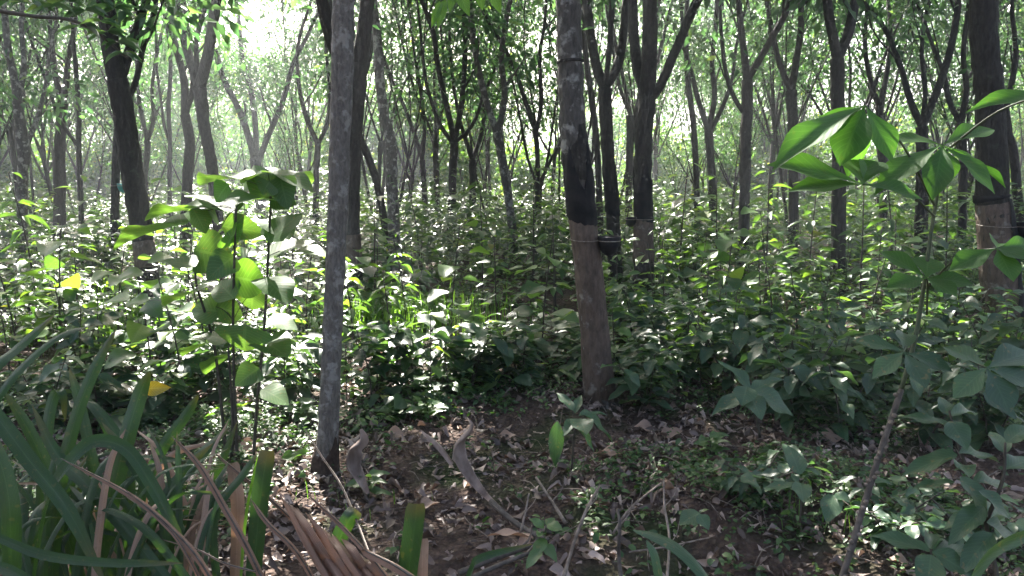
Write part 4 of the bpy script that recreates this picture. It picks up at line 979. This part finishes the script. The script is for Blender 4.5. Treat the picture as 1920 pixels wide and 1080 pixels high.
blade(c3, [(440, 1130, 2.6), (446, 960, 2.6), (440, 900, 2.62), (436, 868, 2.63)], 26, blunt=True, mat="dry")
c4 = thing("strap_leaf_clump", np.array([.45, 1.75, float(gh(.45, 1.75))]), "pair of pale blue-green strap leaves bending over the dark hollow", "clump plant", "strap-leaved clumps at the verge")
blade(c4, [(1400, 1200, 1.9), (1330, 1090, 1.95), (1280, 1035, 2.0), (1235, 1008, 2.05), (1185, 993, 2.1)], 26, mat="bluish", face=[.2, .8, .5])
blade(c4, [(1260, 1200, 1.9), (1240, 1100, 1.9), (1228, 1040, 1.92), (1212, 1012, 1.95)], 20, mat="bluish")
c5 = thing("strap_leaf_clump", np.array([.85, 1.4, float(gh(.85, 1.4))]), "single long strap leaf curving in at the frame corner below the waxy shrub", "clump plant", "strap-leaved clumps at the verge")
blade(c5, [(1790, 1180, 1.4), (1822, 1080, 1.42), (1855, 1035, 1.45), (1900, 1010, 1.5), (1990, 985, 1.55)], 36, mat="bluish", face=[.5, .3, .9])

# --- dry fallen palm frond: folded fan and loose dead leaflets
pf = thing("dry_palm_frond", at(740, 1130, 1.95) * [1, 1, 0] + [0, 0, float(gh(-.28, 1.95))], "brown dry palm frond fanned out in pleats at the verge", "dead frond")
tips = [(522, 925), (533, 938), (542, 945), (556, 950), (572, 960), (586, 975), (604, 990), (622, 1000), (640, 1010), (655, 1022), (668, 1032), (680, 1045)]
for i, (tx, ty) in enumerate(tips):
    blade(pf, [(690 + i * 10, 1200, 1.92 + (i % 3) * .02), (610 + i * 10, 1090, 1.97 + (i % 3) * .02), ((610 + i * 10 + tx) / 2 - 6, (1090 + ty) / 2 - 6, 2.02 + (i % 2) * .03), (tx, ty, 2.08 + (i % 4) * .02)], 17 + (i % 3) * 5, "leaflet", "palm", face=[.9, .2 if i % 2 else -.9, .35], cup=.5, tipw=.3)
LOOSE = [([(540, 1190, 2.0), (470, 1040, 2.05), (420, 950, 2.1), (372, 870, 2.15), (322, 818, 2.2)], 14, "long dry brown palm leaflet lying across the strap leaves, tip by the leaf litter"),
         ([(440, 1180, 1.95), (380, 1060, 2.0), (320, 990, 2.05), (240, 925, 2.1), (115, 860, 2.2)], 13, "dry brown palm leaflet slanting far into the strap-leaf clump"),
         ([(415, 1170, 1.98), (345, 1030, 2.02), (300, 975, 2.06), (235, 918, 2.1)], 8, "thin dry palm leaflet close alongside the slanting one in the strap-leaf clump"),
         ([(620, 1150, 2.05), (560, 1040, 2.1), (500, 978, 2.15), (470, 935, 2.2)], 11, "straight dry palm leaflet between the cut strap stub and the pleated frond"),
         ([(700, 1060, 2.2), (672, 985, 2.4), (640, 910, 2.6), (600, 850, 2.8), (566, 795, 3.0)], 9, "pale straw-like dry leaf rib leaning up past the slim pale trunk's foot"),
         ([(745, 1110, 1.95), (700, 1050, 2.0), (640, 985, 2.1), (575, 925, 2.15)], 11, "dry leaflet along the outer edge of the pleated frond, near the pale rib"),
         ([(480, 1072, 2.0), (420, 1055, 2.02), (370, 1030, 2.05), (300, 1010, 2.1)], 9, "short brown stalk lying flat near the frame bottom between green blades"),
         ([(560, 985, 2.5), (500, 930, 2.5), (440, 880, 2.55), (398, 845, 2.6)], 8, "faint dry stalk ending behind the cut green stubs"),
         ([(800, 1100, 1.9), (740, 1060, 1.95), (690, 1035, 2.0), (680, 1030, 2.0)], 18, "crumpled pale dry blade at the root of the pleated frond")]
for p, w, lab in LOOSE:
    r = thing("dry_palm_leaflet", at(*p[2]), lab, "dead leaflet", "dead palm leaflets at the verge")
    blade(r, p, w, "leaf_blade", "palm" if w != 9 else "dry", face=[.8, .5, .3], cup=.45, tipw=.2)
    a = Acc(); stalk(r, p, w * .35, w * .12, acc=a, seg=5); a.build("midrib", M["stem_grey"], r)

# --- curled sheaths
def sheath(pts, widths, label, twist):
    P = spline(np.array([at(*p) for p in pts]), 6); n = len(P); Y = np.mean([p[2] for p in pts])
    W = np.interp(np.linspace(0, 1, n), np.linspace(0, 1, len(widths)), widths) * Y / FPX
    T = nrm(np.gradient(P, axis=0)); root = thing("curled_sheath", P[0], label, "dead sheath", "curled dry sheaths on the soil")
    th = np.linspace(-1.35, 1.35, 9); V = []
    for i in range(n):
        s = np.array([math.cos(twist * i / n), math.sin(twist * i / n), 0.]); s = nrm(s - T[i] * s.dot(T[i])); nn = np.cross(T[i], s)
        for layer in (0, 1):
            for a in th:
                rr = W[i] * .5 * (1 if layer == 0 else .9) / math.sin(1.35)
                V.append(P[i] + s * rr * math.sin(a) + nn * rr * (math.cos(a) - .6) * (1 + .12 * math.sin(i * .9)))
    V = np.array(V); c = 18; F = []
    for i in range(n - 1):
        for j in range(8):
            F.append([i * c + j, i * c + j + 1, (i + 1) * c + j + 1, (i + 1) * c + j])
            F.append([i * c + 9 + j + 1, i * c + 9 + j, (i + 1) * c + 9 + j, (i + 1) * c + 9 + j + 1])
        F.append([i * c, (i + 1) * c, (i + 1) * c + 9, i * c + 9]); F.append([(i + 1) * c + 8, i * c + 8, i * c + 17, (i + 1) * c + 17])
    mesh("sheath_wall", V, [np.array(F)], M["sheath"], root)
    return root
s1 = sheath([(938, 955, 2.95), (905, 925, 3.05), (880, 893, 3.1), (862, 862, 3.12), (860, 832, 3.14), (876, 812, 3.12), (884, 797, 3.1), (876, 783, 3.12)], [8, 17, 27, 33, 27, 18, 5], "grey-brown curled sheath standing up like a horn from the bare soil", 1.9)
a = Acc(); stalk(s1, [(920, 940, 3.0), (960, 975, 2.9), (1000, 1000, 2.8), (1028, 1012, 2.75)], 12, 9, acc=a); a.build("stalk", M["stem_grey"], s1)
blade(s1, [(848, 870, 3.1), (830, 845, 3.13), (812, 825, 3.16), (788, 806, 3.2)], 12, "split_strip", "sheath", cup=.3)
s2 = sheath([(690, 925, 3.55), (676, 900, 3.6), (662, 872, 3.65), (664, 845, 3.65), (680, 826, 3.66), (676, 805, 3.66)], [8, 20, 30, 36, 28, 9], "curled brown sheath crumpled beside the slim pale trunk's foot", 1.4)

# --- fallen branch with forked pale dry leaves, twigs and sticks
STK = [([(860, 1075, 2.3), (920, 1050, 2.35), (975, 1030, 2.4), (1025, 1012, 2.45)], 13, 10, "pair-like pale cut stick lying by the curled horn sheath's stalk"),
       ([(870, 1090, 2.2), (930, 1062, 2.25), (985, 1040, 2.3), (1010, 1030, 2.35)], 10, 8, "second pale stick lying just below the first, near the frame bottom"),
       ([(1055, 1090, 2.4), (1075, 1020, 2.5), (1100, 955, 2.6), (1125, 910, 2.75)], 8, 5, "crooked dark twig rising slantwise beside the low white-edged sprouts"),
       ([(1060, 980, 2.8), (1035, 940, 2.9), (1005, 895, 3.0)], 7, 5, "dark reddish twig lying on soil under the hanging dark leaf"),
       ([(1150, 1000, 2.6), (1180, 955, 2.7), (1240, 905, 2.9)], 5, 4, "thin twig slanting over the soil towards the mossy hump"),
       ([(975, 1000, 2.6), (985, 960, 2.65), (992, 925, 2.7)], 5, 3, "upright bleached twig beside the forked pale dry leaf"),
       ([(1165, 1090, 2.35), (1160, 1040, 2.4), (1162, 985, 2.4), (1158, 955, 2.45)], 9, 6, "short dark upright stick over the hollow"),
       ([(1250, 1090, 2.3), (1255, 1010, 2.5), (1246, 950, 2.6), (1244, 900, 2.7)], 6, 4, "grey upright twig on the mossy hump's edge"),
       ([(1180, 1035, 2.4), (1250, 1025, 2.45), (1330, 1008, 2.5)], 4, 3, "thin pale stalk lying level under the bending strap leaves")]
for p, w0, w1, lab in STK:
    r = thing("fallen_twig", at(*p[0]), lab, "twig", "twigs and sticks lying about")
    stalk(r, p, w0, w1, "twig_wood", "stem_grey" if w0 > 8 else "twig", seg=7)
    a = Acc(); q = p[len(p) // 2]; stalk(r, [q, (q[0] + 18, q[1] - 22, q[2] + .03), (q[0] + 24, q[1] - 48, q[2] + .05)], w1 * .6, w1 * .3, acc=a, seg=5); a.build("side_shoot", M["twig"], r)
r = thing("dry_leaf_spray", at(1010, 1010, 2.5), "forked pale yellow dry leaf lying where the sheath stalk ends", "dead leaf")
a = Acc(); traced_leaf(a, (1000, 1010, 2.5), (912, 988, 2.6), 22, TPL_FINE[0]); traced_leaf(a, (990, 1000, 2.55), (975, 1030, 2.5), 26, TPL_FINE[1]); a.build("leaf_blade", M["dry"], r)

# --- cassava: bare knobbly cane, petioles and hand-shaped leaves
ca = thing("cassava_plant", np.array([.70, 1.72, float(gh(.7, 1.72))]), "tall cassava plant with knobbly grey cane and hand-shaped green leaves", "cassava")
cz = float(gh(.7, 1.72))
Pst = spline(np.array([[.66, 1.72, cz - .03], [.685, 1.74, .3], at(1580, 1080, 1.76), at(1622, 940, 1.80), at(1650, 850, 1.82), at(1690, 730, 1.86)]), 5)
Rst = np.full(len(Pst), .0082); Rst[::3] *= 1.12
a = Acc(); V, F = tube(Pst, np.linspace(1, .8, len(Pst)) * Rst, 10, .05, RNG); a.add(V, F); lower = a.build("cane", M["stem_grey"], ca)
kn = Acc()
for i in range(6, len(Pst) - 1):
    for q in (0, .5):
        p = Pst[i] * (1 - q) + Pst[i + 1] * q; aa = i * 2.4 + q * 4; r = Rst[i]
        d = np.array([math.cos(aa), math.sin(aa), .25]); V, F = tube(np.array([p + d * r * .5, p + d * r * 1.15, p + d * r * 1.5]), [.0065, .005, .002], 6); kn.add(V, F)
kn.build("leaf_scar", M["twig"], lower)
Pup = spline(np.array([Pst[-1], at(1715, 640, 1.9), at(1733, 530, 1.93), at(1745, 440, 1.95), at(1758, 360, 1.97), at(1765, 285, 1.98)]), 5)
a = Acc(); V, F = tube(Pup, np.linspace(.006, .0035, len(Pup)), 10, .03, RNG); a.add(V, F); a.build("green_stem", M["stem"], ca)
def cassava_leaf(stem_pt, hub, leaflets, mat="cassava", wmul=1.0, pet=True, label=None):
    h = at(*hub)
    lf = Acc(); wmul *= 1.1
    for i, (tx, ty, tY, w) in enumerate(leaflets):
        traced_leaf(lf, hub, (tx, ty, tY), w * wmul, TPL_CASS[i % 4], nrm_up=(0, -.35, 1) if ty > hub[1] + 60 else (0, -.55, .85))
    o = lf.build("leaf", M[mat], ca)
    if label: o["label"] = label
    if pet:
        s = at(*stem_pt); a = Acc(); m = (s + h) / 2 + np.array([0, 0, .03])
        V, F = tube(spline(np.array([s, m, h]), 5), np.linspace(.003, .0022, 11), 7); a.add(V, F)
        q = a.build("petiole", M["stem"], ca)
cassava_leaf((1752, 385, 1.96), (1622, 198, 1.8), [(1448, 290, 1.65, 62), (1500, 262, 1.72, 58), (1575, 300, 1.72, 66), (1682, 296, 1.74, 62), (1590, 320, 1.95, 48), (1530, 215, 1.95, 44)], label="topmost hand-shaped leaf with drooping leaflets")
cassava_leaf((1752, 405, 1.95), (1618, 346, 1.75), [(1448, 290, 1.72, 68), (1600, 282, 1.9, 70), (1650, 285, 1.9, 50), (1738, 362, 1.75, 44), (1480, 345, 1.75, 46)])
cassava_leaf((1765, 285, 1.98), (1766, 272, 1.92), [(1640, 345, 1.82, 52), (1664, 250, 1.98, 34), (1872, 226, 2.0, 44), (1878, 352, 1.85, 62), (1752, 362, 1.80, 50), (1900, 335, 1.95, 38), (1775, 340, 1.85, 48)], label="crown leaf with one dark hanging leaflet in front of the stem")
cassava_leaf((1738, 590, 1.92), (1737, 522, 1.88), [(1652, 462, 1.95, 40), (1742, 474, 1.95, 52), (1828, 525, 1.85, 42), (1795, 548, 1.8, 42), (1668, 530, 1.82, 40)])
cassava_leaf((1735, 540, 1.93), (1868, 466, 1.7), [(1782, 500, 1.68, 44), (1905, 520, 1.62, 46), (1970, 455, 1.75, 44), (1880, 440, 1.85, 40), (1930, 480, 1.65, 44)])
cassava_leaf((1765, 290, 1.98), (1990, 170, 1.75), [(1815, 192, 1.75, 36), (1900, 150, 1.85, 40), (2050, 220, 1.7, 50), (2080, 140, 1.8, 50)], label="leaf reaching in from the frame edge over the stout trunk")
cassava_leaf((1700, 690, 1.88), (1695, 660, 1.8), [(1600, 630, 1.85, 34), (1640, 700, 1.72, 36), (1790, 690, 1.74, 40), (1740, 720, 1.7, 42), (1700, 610, 1.95, 34)], "bluish")
cassava_leaf((1705, 680, 1.88), (1850, 690, 1.7), [(1770, 640, 1.8, 44), (1790, 740, 1.65, 44), (1900, 770, 1.62, 60), (1940, 650, 1.75, 56), (1960, 720, 1.66, 56)], "bluish")

# --- big heart-leaved sapling by the slim trunk: three stems
hs = thing("broadleaf_sapling", gnd(478, 862), "tall three-stemmed sapling with big heart-shaped leaves, some glowing yellow-green", "sapling")
a = Acc(); g0 = gnd(478, 862); Yh = float(g0[1])
ST = [[(474, 880, Yh), (482, 760, Yh), (495, 620, Yh - .02), (503, 480, Yh), (508, 365, Yh)], [(446, 880, Yh), (440, 740, Yh), (437, 600, Yh), (440, 470, Yh), (443, 392, Yh)], [(425, 870, Yh + .1), (415, 760, Yh + .1), (400, 640, Yh + .1), (370, 540, Yh + .1), (366, 500, Yh + .1)], [(434, 860, Yh), (436, 780, Yh), (428, 650, Yh)]]
for s in ST: stalk(hs, s, 7, 4, "stem", "stem_dark")
HL = [((452, 336), (374, 326), 20, 1.2, .25), ((428, 345), (400, 378), 34, 0, 0), ((455, 345), (500, 312), 42, .7, 0), ((470, 355), (436, 380), 40, 0, .2), ((505, 340), (490, 366), 40, 0, 0), ((502, 322), (590, 345), 24, 1.1, -.1), ((525, 330), (538, 388), 40, -.2, -.1), ((515, 325), (585, 328), 30, .4, .3),
      ((505, 375), (420, 368), 34, .9, -.25), ((395, 390), (268, 388), 22, 1.2, .2), ((360, 392), (392, 434), 22, .4, 0), ((390, 395), (415, 410), 40, 0, .1), ((440, 440), (420, 450), 40, 0, .1), ((415, 425), (500, 432), 42, -.1, .1), ((425, 436), (446, 454), 44, 0, 0), ((365, 470), (435, 480), 66, -.2, 0), ((505, 455), (560, 390), 30, .3, .1),
      ((555, 470), (618, 472), 34, .8, 0), ((440, 520), (505, 530), 60, -.2, .1), ((475, 545), (470, 582), 50, 0, 0), ((460, 610), (455, 660), 78, -.1, 0), ((420, 585), (350, 575), 44, .2, .1), ((405, 575), (460, 590), 44, 0, .1), ((500, 600), (560, 610), 30, .8, 0), ((500, 640), (545, 625), 26, .9, 0), ((490, 730), (545, 752), 22, .5, 0), ((508, 370), (555, 380), 36, 0, 0),
      ((350, 420), (205, 440), 16, .6, .2), ((440, 560), (400, 520), 40, 0, .2), ((430, 640), (380, 620), 36, .5, 0), ((508, 372), (470, 300), 40, .2, .15), ((500, 410), (545, 440), 40, .3, -.1), ((496, 520), (545, 560), 44, .3, -.1), ((440, 480), (385, 520), 46, .2, -.1), ((490, 640), (540, 660), 40, .3, -.1), ((436, 660), (380, 690), 42, .3, .1), ((486, 690), (440, 720), 38, .2, -.1), ((500, 560), (570, 540), 38, .9, 0), ((372, 545), (305, 560), 44, .9, .1), ((400, 640), (340, 655), 40, .8, .1), ((366, 500), (300, 480), 44, .9, 0), ((440, 400), (350, 350), 42, .9, .1), ((505, 480), (585, 440), 40, .8, .1)]
for i, (b_, t_, w, upy, dy) in enumerate(HL):
    lf = Acc(); up = (0, -.9, .45) if upy <= 0.2 else (0, .1, 1)
    lo = (0.0, -.8, .5) if upy <= .2 else (.1, -.1, 1)
    Yb = Yh + [-.06, .05, 0, .1][i % 4]
    traced_leaf(lf, (*b_, Yb), (*t_, Yb + dy), max(w, 26) * 1.45 if upy <= .2 else 95, TPL_HEART, nrm_up=lo)
    o = lf.build("leaf", M["heart" if i not in (1, 12, 14, 18) else "fresh"], hs)
    # petiole to the nearest stem
    B = at(*b_, Yb); best = min(((np.linalg.norm(at(*q) - B), at(*q)) for s in ST for q in s), key=lambda t: t[0])
    pa = Acc(); V, F = tube(spline(np.array([best[1], (best[1] + B) / 2 + [0, 0, .015], B]), 4), np.full(9, .0022), 5, cap=False); pa.add(V, F); pa.build("petiole", M["stem"], hs)

# --- traced leafy plants of the foreground
def leafy(name, base, label, cat, stems, lvs, mat="bluish", smat="stem_dark", group=None, w0=7):
    r = thing(name, base, label, cat, group)
    for s in stems: stalk(r, s, w0, w0 * .5, "stem", smat)
    for i, (b_, t_, w, Y, dy) in enumerate(lvs):
        lf = Acc(); traced_leaf(lf, (*b_, Y), (*t_, Y + dy), w, TPL_FINE[i % 4], nrm_up=(0, -.35, 1)); lf.build("leaf", M[mat], r)
    return r
leafy("waxy_shrub", np.array([.98, 1.72, float(gh(.98, 1.72))]), "waxy blue-green shrub with big oval leaves on a dark bent stem below the cassava", "shrub",
      [[(1880, 1130, 1.72), (1848, 980, 1.78), (1822, 900, 1.82), (1795, 830, 1.85), (1780, 770, 1.88)], [(1848, 980, 1.78), (1880, 900, 1.78), (1885, 830, 1.8)]],
      [((1782, 800), (1688, 770), 30, 1.85, .05), ((1780, 790), (1818, 838), 56, 1.83, -.06), ((1785, 780), (1840, 760), 32, 1.86, .08), ((1778, 780), (1765, 738), 30, 1.9, .05), ((1798, 850), (1885, 852), 32, 1.83, .05), ((1795, 852), (1690, 880), 44, 1.82, 0), ((1800, 870), (1820, 880), 38, 1.8, -.1), ((1800, 895), (1865, 965), 58, 1.8, -.04), ((1790, 905), (1706, 908), 24, 1.82, .02), ((1825, 905), (1905, 900), 40, 1.83, .05), ((1835, 920), (1905, 970), 44, 1.75, -.03), ((1845, 950), (1780, 1010), 44, 1.76, -.06),
       ((1850, 980), (1930, 1020), 50, 1.74, 0), ((1885, 880), (1945, 850), 44, 1.8, .05), ((1885, 850), (1860, 800), 36, 1.85, .08), ((1888, 830), (1935, 790), 40, 1.82, .03), ((1845, 960), (1760, 985), 40, 1.78, .04), ((1860, 1000), (1800, 1070), 50, 1.72, -.05), ((1848, 985), (1890, 930), 44, 1.85, .12)], w0=9)
leafy("waxy_shrub", np.array([.62, 1.6, float(gh(.62, 1.6))]), "low rosette with long pale waxy leaves spreading near the cassava cane's foot", "shrub",
      [[(1745, 1150, 1.7), (1746, 1060, 1.72), (1745, 1030, 1.74)]],
      [((1745, 1035), (1634, 992), 42, 1.74, .05), ((1748, 1035), (1840, 1080), 54, 1.72, -.06), ((1745, 1030), (1755, 985), 34, 1.76, .12), ((1745, 1040), (1740, 1110), 58, 1.7, -.1), ((1748, 1038), (1850, 1020), 44, 1.75, .08)], w0=7)
leafy("waxy_shrub", gnd(1440, 850) + np.array([0, -.1, 0]), "seedling with hanging pale leaves in a whorl standing on the litter before the undergrowth", "shrub",
      [[(1425, 820, 4.1), (1416, 770, 4.1), (1405, 740, 4.1)]],
      [((1405, 735), (1334, 768), 36, 4.1, -.1), ((1400, 725), (1392, 755), 46, 4.0, -.1), ((1410, 735), (1495, 770), 60, 4.05, -.05), ((1408, 730), (1352, 668), 26, 4.2, .1), ((1408, 735), (1470, 700), 32, 4.2, .1), ((1405, 740), (1430, 780), 44, 4.0, -.15)], w0=6)
leafy("waxy_shrub", gnd(1075, 880), "small seedling with one long dark hanging leaf in front of the black-banded trunk", "seedling",
      [[(1072, 880, 3.75), (1076, 820, 3.75), (1082, 785, 3.75)]],
      [((1045, 790), (1040, 878), 30, 3.65, -.05), ((1095, 778), (1160, 822), 24, 3.8, .05), ((1085, 785), (1100, 805), 46, 3.7, -.15), ((1080, 785), (1055, 812), 24, 3.7, -.1), ((1085, 780), (1140, 768), 18, 3.85, .1), ((1075, 770), (1045, 730), 22, 3.85, .1), ((1078, 775), (1090, 735), 18, 3.9, .1), ((1070, 790), (1125, 845), 18, 3.7, 0)], w0=5)
leafy("waxy_shrub", gnd(1560, 985), "three-leaflet sprout with round leaves on the weedy hump beside the cane", "sprout",
      [[(1556, 985, 2.9), (1560, 935, 2.9), (1563, 925, 2.9)]],
      [((1563, 928), (1552, 975), 42, 2.85, -.1), ((1566, 925), (1595, 938), 28, 2.85, -.05), ((1560, 924), (1540, 915), 26, 2.95, .1)], w0=4)
leafy("waxy_shrub", gnd(1490, 985), "sprout with a pair of pale pointed leaves in front of the mossy hump", "sprout",
      [[(1500, 980, 2.8), (1502, 930, 2.8), (1500, 915, 2.8)]],
      [((1500, 912), (1428, 908), 24, 2.85, .05), ((1500, 905), (1508, 935), 38, 2.75, -.1), ((1500, 890), (1480, 830), 40, 2.9, .1), ((1500, 880), (1470, 825), 36, 3.0, .1)], w0=4)
leafy("waxy_shrub", gnd(1300, 1010), "sprout with one broad dark leaf at the shady side of the mossy hump", "sprout",
      [[(1308, 1010, 2.7), (1312, 970, 2.7)]], [((1312, 962), (1275, 978), 44, 2.65, -.05), ((1310, 965), (1330, 990), 30, 2.6, -.05)], w0=4)
gp = leafy("waxy_shrub", gnd(1015, 1045), "little sprout with rounded whitish leaves beside the pale sticks", "sprout",
      [[(1020, 1040, 2.4), (1022, 1000, 2.4), (1026, 975, 2.42)]],
      [((1020, 990), (995, 970), 24, 2.4, 0), ((1025, 985), (1040, 968), 20, 2.4, .03), ((1026, 985), (1055, 990), 28, 2.38, -.03), ((1018, 1000), (1010, 1000), 20, 2.36, -.06), ((1022, 1010), (1000, 1040), 28, 2.33, -.05), ((1020, 1020), (1045, 1050), 24, 2.33, -.05), ((1015, 1030), (985, 1062), 26, 2.3, -.05)], mat="seedling", smat="stem", w0=3)
for px, py, nm in [(690, 935, "tiny weed with opposite leaves on the soil below the brown crumpled sheath"), (1190, 700, "weed with bright young leaves at the blotched trunk's foot"), (745, 790, "pale leafy sprig at the undergrowth edge between the slim trunk and the horn sheath"), (800, 790, "round-leaved sprig next to the pale leafy sprig at the undergrowth edge"), (560, 790, "small sprig just before the slim pale trunk on the sapling side"), (1330, 860, "sunlit little sprig on the litter near the whorled seedling")]:
    p = gnd(px, py); Y = float(p[1]); q = project(p + [0, 0, .12]); h = py - q[1]
    g = np.random.default_rng(px); L = []
    for i in range(9):
        an = i * 2.4; l = g.uniform(28, 48); yy = py - h * (.35 + .65 * i / 8)
        L.append(((px, yy), (px + math.cos(an) * l, yy - 6 + g.uniform(-8, 10)), g.uniform(16, 26), Y, math.sin(an) * .12))
    leafy("low_sprig", p, nm, "sprig", [[(px, py + 4, Y), (px + 2, py - h * .5, Y), (px, py - h, Y)]], L, "seedling", "stem", "sprigs on the bare soil", 4)

# --- fallen leaves that stand out
FL = [(1258, 820, 36, 15, "cream fallen leaf lying flat and bright before the blotched trunk"), (1212, 808, 38, 12, "brownish fallen leaf beside the cream one near the blotched trunk"), (1045, 888, 14, 16, "small cream fallen leaf under the long hanging leaf"), (556, 865, 44, 22, "round pale yellow fallen leaf beside the slim pale trunk's foot"), (1285, 888, 20, 22, "upturned pinkish fallen leaf at the mossy hump"), (745, 820, 36, 22, "grey curled fallen leaf between the two curled sheaths"),
      (292, 728, 19, 26, "bright yellow leaf caught among the strap leaves"), (895, 850, 30, 22, "pinkish-grey fallen leaf behind the horn-shaped sheath"), (950, 826, 30, 10, "thin pale fallen leaf lying between horn sheath and blotched trunk"), (1140, 860, 44, 30, "crumpled grey fallen leaf on soil right before the blotched trunk"), (1560, 830, 46, 24, "grey shrivelled fallen leaf lying behind the cassava cane"), (1690, 870, 30, 12, "small pinkish fallen leaf just past the cassava cane"), (1390, 790, 40, 16, "pale fallen leaf pile-top under the whorled seedling"), (800, 960, 44, 20, "sunlit pink fallen leaf above the upright blunt strap leaf"), (470, 850, 50, 24, "purplish fallen leaf at the heart-leaved sapling's foot"), (1690, 1062, 40, 26, "pale torn fallen leaf near the cane's foot in shade")]
for px, py, w, h, lab in FL:
    p = gnd(px, py) + np.array([0, 0, .022]); Y = float(p[1]); g = np.random.default_rng(px)
    r = tag(None or bpy.data.objects.new("fallen_leaf", None), lab, "fallen leaf", "fallen leaves on the soil"); COL.objects.link(r); r.location = Vector(p.tolist())
    if "yellow leaf" in lab: p = at(px, py, 2.5); r.location = Vector(p.tolist())
    a = Acc(); an = g.uniform(-.5, .5); L = w * Y / FPX * 1.25
    d = np.array([math.cos(an), math.sin(an), 0]); tp = leaf_tpl("ovate", 8, 2, .35, g.uniform(-.3, .3), .3, px)
    leaves(a, p - d * L / 2, d, np.array([g.normal(0, .2), -.25 + g.normal(0, .2), 1.]) if "yellow leaf" not in lab else np.array([0, -1, .2]), L, L * .55, tp); a.build("leaf_blade", M["dry" if "yellow" not in lab else "fresh"] if "bright" not in lab or "cream" in lab else M["yellow"], r)
    st = Acc(); V, F = tube(np.array([p - d * L / 2 - d * L * .25 + [0, 0, .005], p - d * L * .6, p - d * L / 2]), [.001, .0012, .0012], 5); st.add(V, F); st.build("petiole", M["twig"], r)

# --- overhanging branches at the top
ob = thing("overhanging_branch", at(-40, 10, 4.2), "dark thin feathery branch reaching in above the low-forked edge tree", "branch")
stalk(ob, [(-260, -60, 4.1), (-40, 10, 4.2), (60, 30, 4.2), (130, 37, 4.25), (180, 60, 4.3), (240, 110, 4.4)], 9, 4, "stem", "stem_dark")
a = Acc(); g = np.random.default_rng(3)
for (bx, by) in [(120, 0), (160, 20), (190, 40), (150, 50), (200, 60), (220, 80), (100, 10), (175, -10), (215, 15), (60, 5), (20, 0), (230, 100)]:
    for k in range(7):
        an = g.uniform(-.5, .6); l = g.uniform(25, 55); s = -1 if g.random() < .35 else 1
        traced_leaf(a, (bx, by, 4.3), (bx + s * math.cos(an) * l, by + math.sin(an) * l * .6, 4.3 + g.uniform(-.1, .1)), g.uniform(9, 15), TPL_LANCE, nrm_up=(g.normal(0, .4), g.normal(0, .4), 1))
a.build("foliage", M["crown"], ob)
tb = thing("overhanging_branch", at(850, -60, 4.6), "drooping twig of bright backlit green leaves hanging in at the top", "branch")
stalk(tb, [(1060, -320, 5.2), (960, -160, 4.9), (900, -70, 4.6), (855, -25, 4.6), (825, 5, 4.6)], 9, 3, "stem", "stem_dark")
for b_, t_, w in [((855, -25), (880, 26), 26), ((850, -15), (843, 20), 16), ((835, 0), (820, 50), 18), ((828, 2), (808, 48), 15), ((845, -20), (850, 2), 20), ((900, -60), (940, 20), 34), ((890, -50), (905, 15), 30), ((920, -80), (965, -10), 34)]:
    a = Acc(); traced_leaf(a, (*b_, 4.6), (*t_, 4.55), w, TPL_FINE[0], nrm_up=(0, -1, .3)); a.build("leaf", M["fresh"], tb)
# ------------------------------------------------------------------ air, sky, sun, camera
def haze():
    x, y0, y1, z0, z1 = 330., -330., 345., -1.6, 17.
    V = np.array([[sx * x, yy, zz] for zz in (z0, z1) for yy in (y0, y1) for sx in (-1, 1)])
    F = np.array([[0, 2, 3, 1], [4, 5, 7, 6], [0, 1, 5, 4], [2, 6, 7, 3], [0, 4, 6, 2], [1, 3, 7, 5]])
    m, nt, N = newmat("pale_air")
    pv = N("ShaderNodeVolumePrincipled"); pv.inputs["Color"].default_value = (.86, .93, 1, 1)
    pv.inputs["Density"].default_value = HAZE_D; pv.inputs["Anisotropy"].default_value = .5
    o = N("ShaderNodeOutputMaterial"); nt.links.new(pv.outputs[0], o.inputs["Volume"])
    tag(mesh("haze", V, [F], m, smooth=False), kind="stuff")
HAZE_D = .0026
haze()
w = bpy.data.worlds.new("World"); scene.world = w; w.use_nodes = True
nt = w.node_tree; nt.nodes.clear()
sky = nt.nodes.new("ShaderNodeTexSky"); sky.sky_type = "NISHITA"; sky.sun_disc = False
sky.sun_elevation = SUN_EL; sky.sun_rotation = SUN_AZ; sky.air_density = 0.9; sky.dust_density = 6.0; sky.ozone_density = 1.0
bg = nt.nodes.new("ShaderNodeBackground"); bg.inputs["Strength"].default_value = .05
out = nt.nodes.new("ShaderNodeOutputWorld")
nt.links.new(sky.outputs[0], bg.inputs["Color"]); nt.links.new(bg.outputs[0], out.inputs["Surface"])
l = bpy.data.lights.new("sun", "SUN"); l.energy = 5.0; l.angle = math.radians(.5); l.color = (1, .95, .87)
s = bpy.data.objects.new("sun", l); COL.objects.link(s); s.location = (0, 0, 30)
s.rotation_euler = Vector([float(-c) for c in SD]).to_track_quat("-Z", "Y").to_euler()
cam = bpy.data.cameras.new("camera"); cam.sensor_width = 36; cam.lens = 36 * FPX / 1920; cam.clip_start = .05; cam.clip_end = 2000
co = bpy.data.objects.new("camera", cam); COL.objects.link(co); co.location = (0, 0, CAM_H); co.rotation_euler = (math.pi / 2 - PITCH, 0, 0)
scene.camera = co
scene.view_settings.view_transform = "Standard"; scene.view_settings.look = "None"; scene.view_settings.gamma = 1; scene.view_settings.exposure = 3.25
c = scene.cycles
c.use_denoising = True; c.max_bounces = 6; c.diffuse_bounces = 3; c.glossy_bounces = 2; c.transmission_bounces = 3; c.volume_bounces = 0; c.transparent_max_bounces = 4
c.caustics_reflective = False; c.caustics_refractive = False; c.sample_clamp_indirect = 6; c.use_adaptive_sampling = True; c.adaptive_threshold = .02
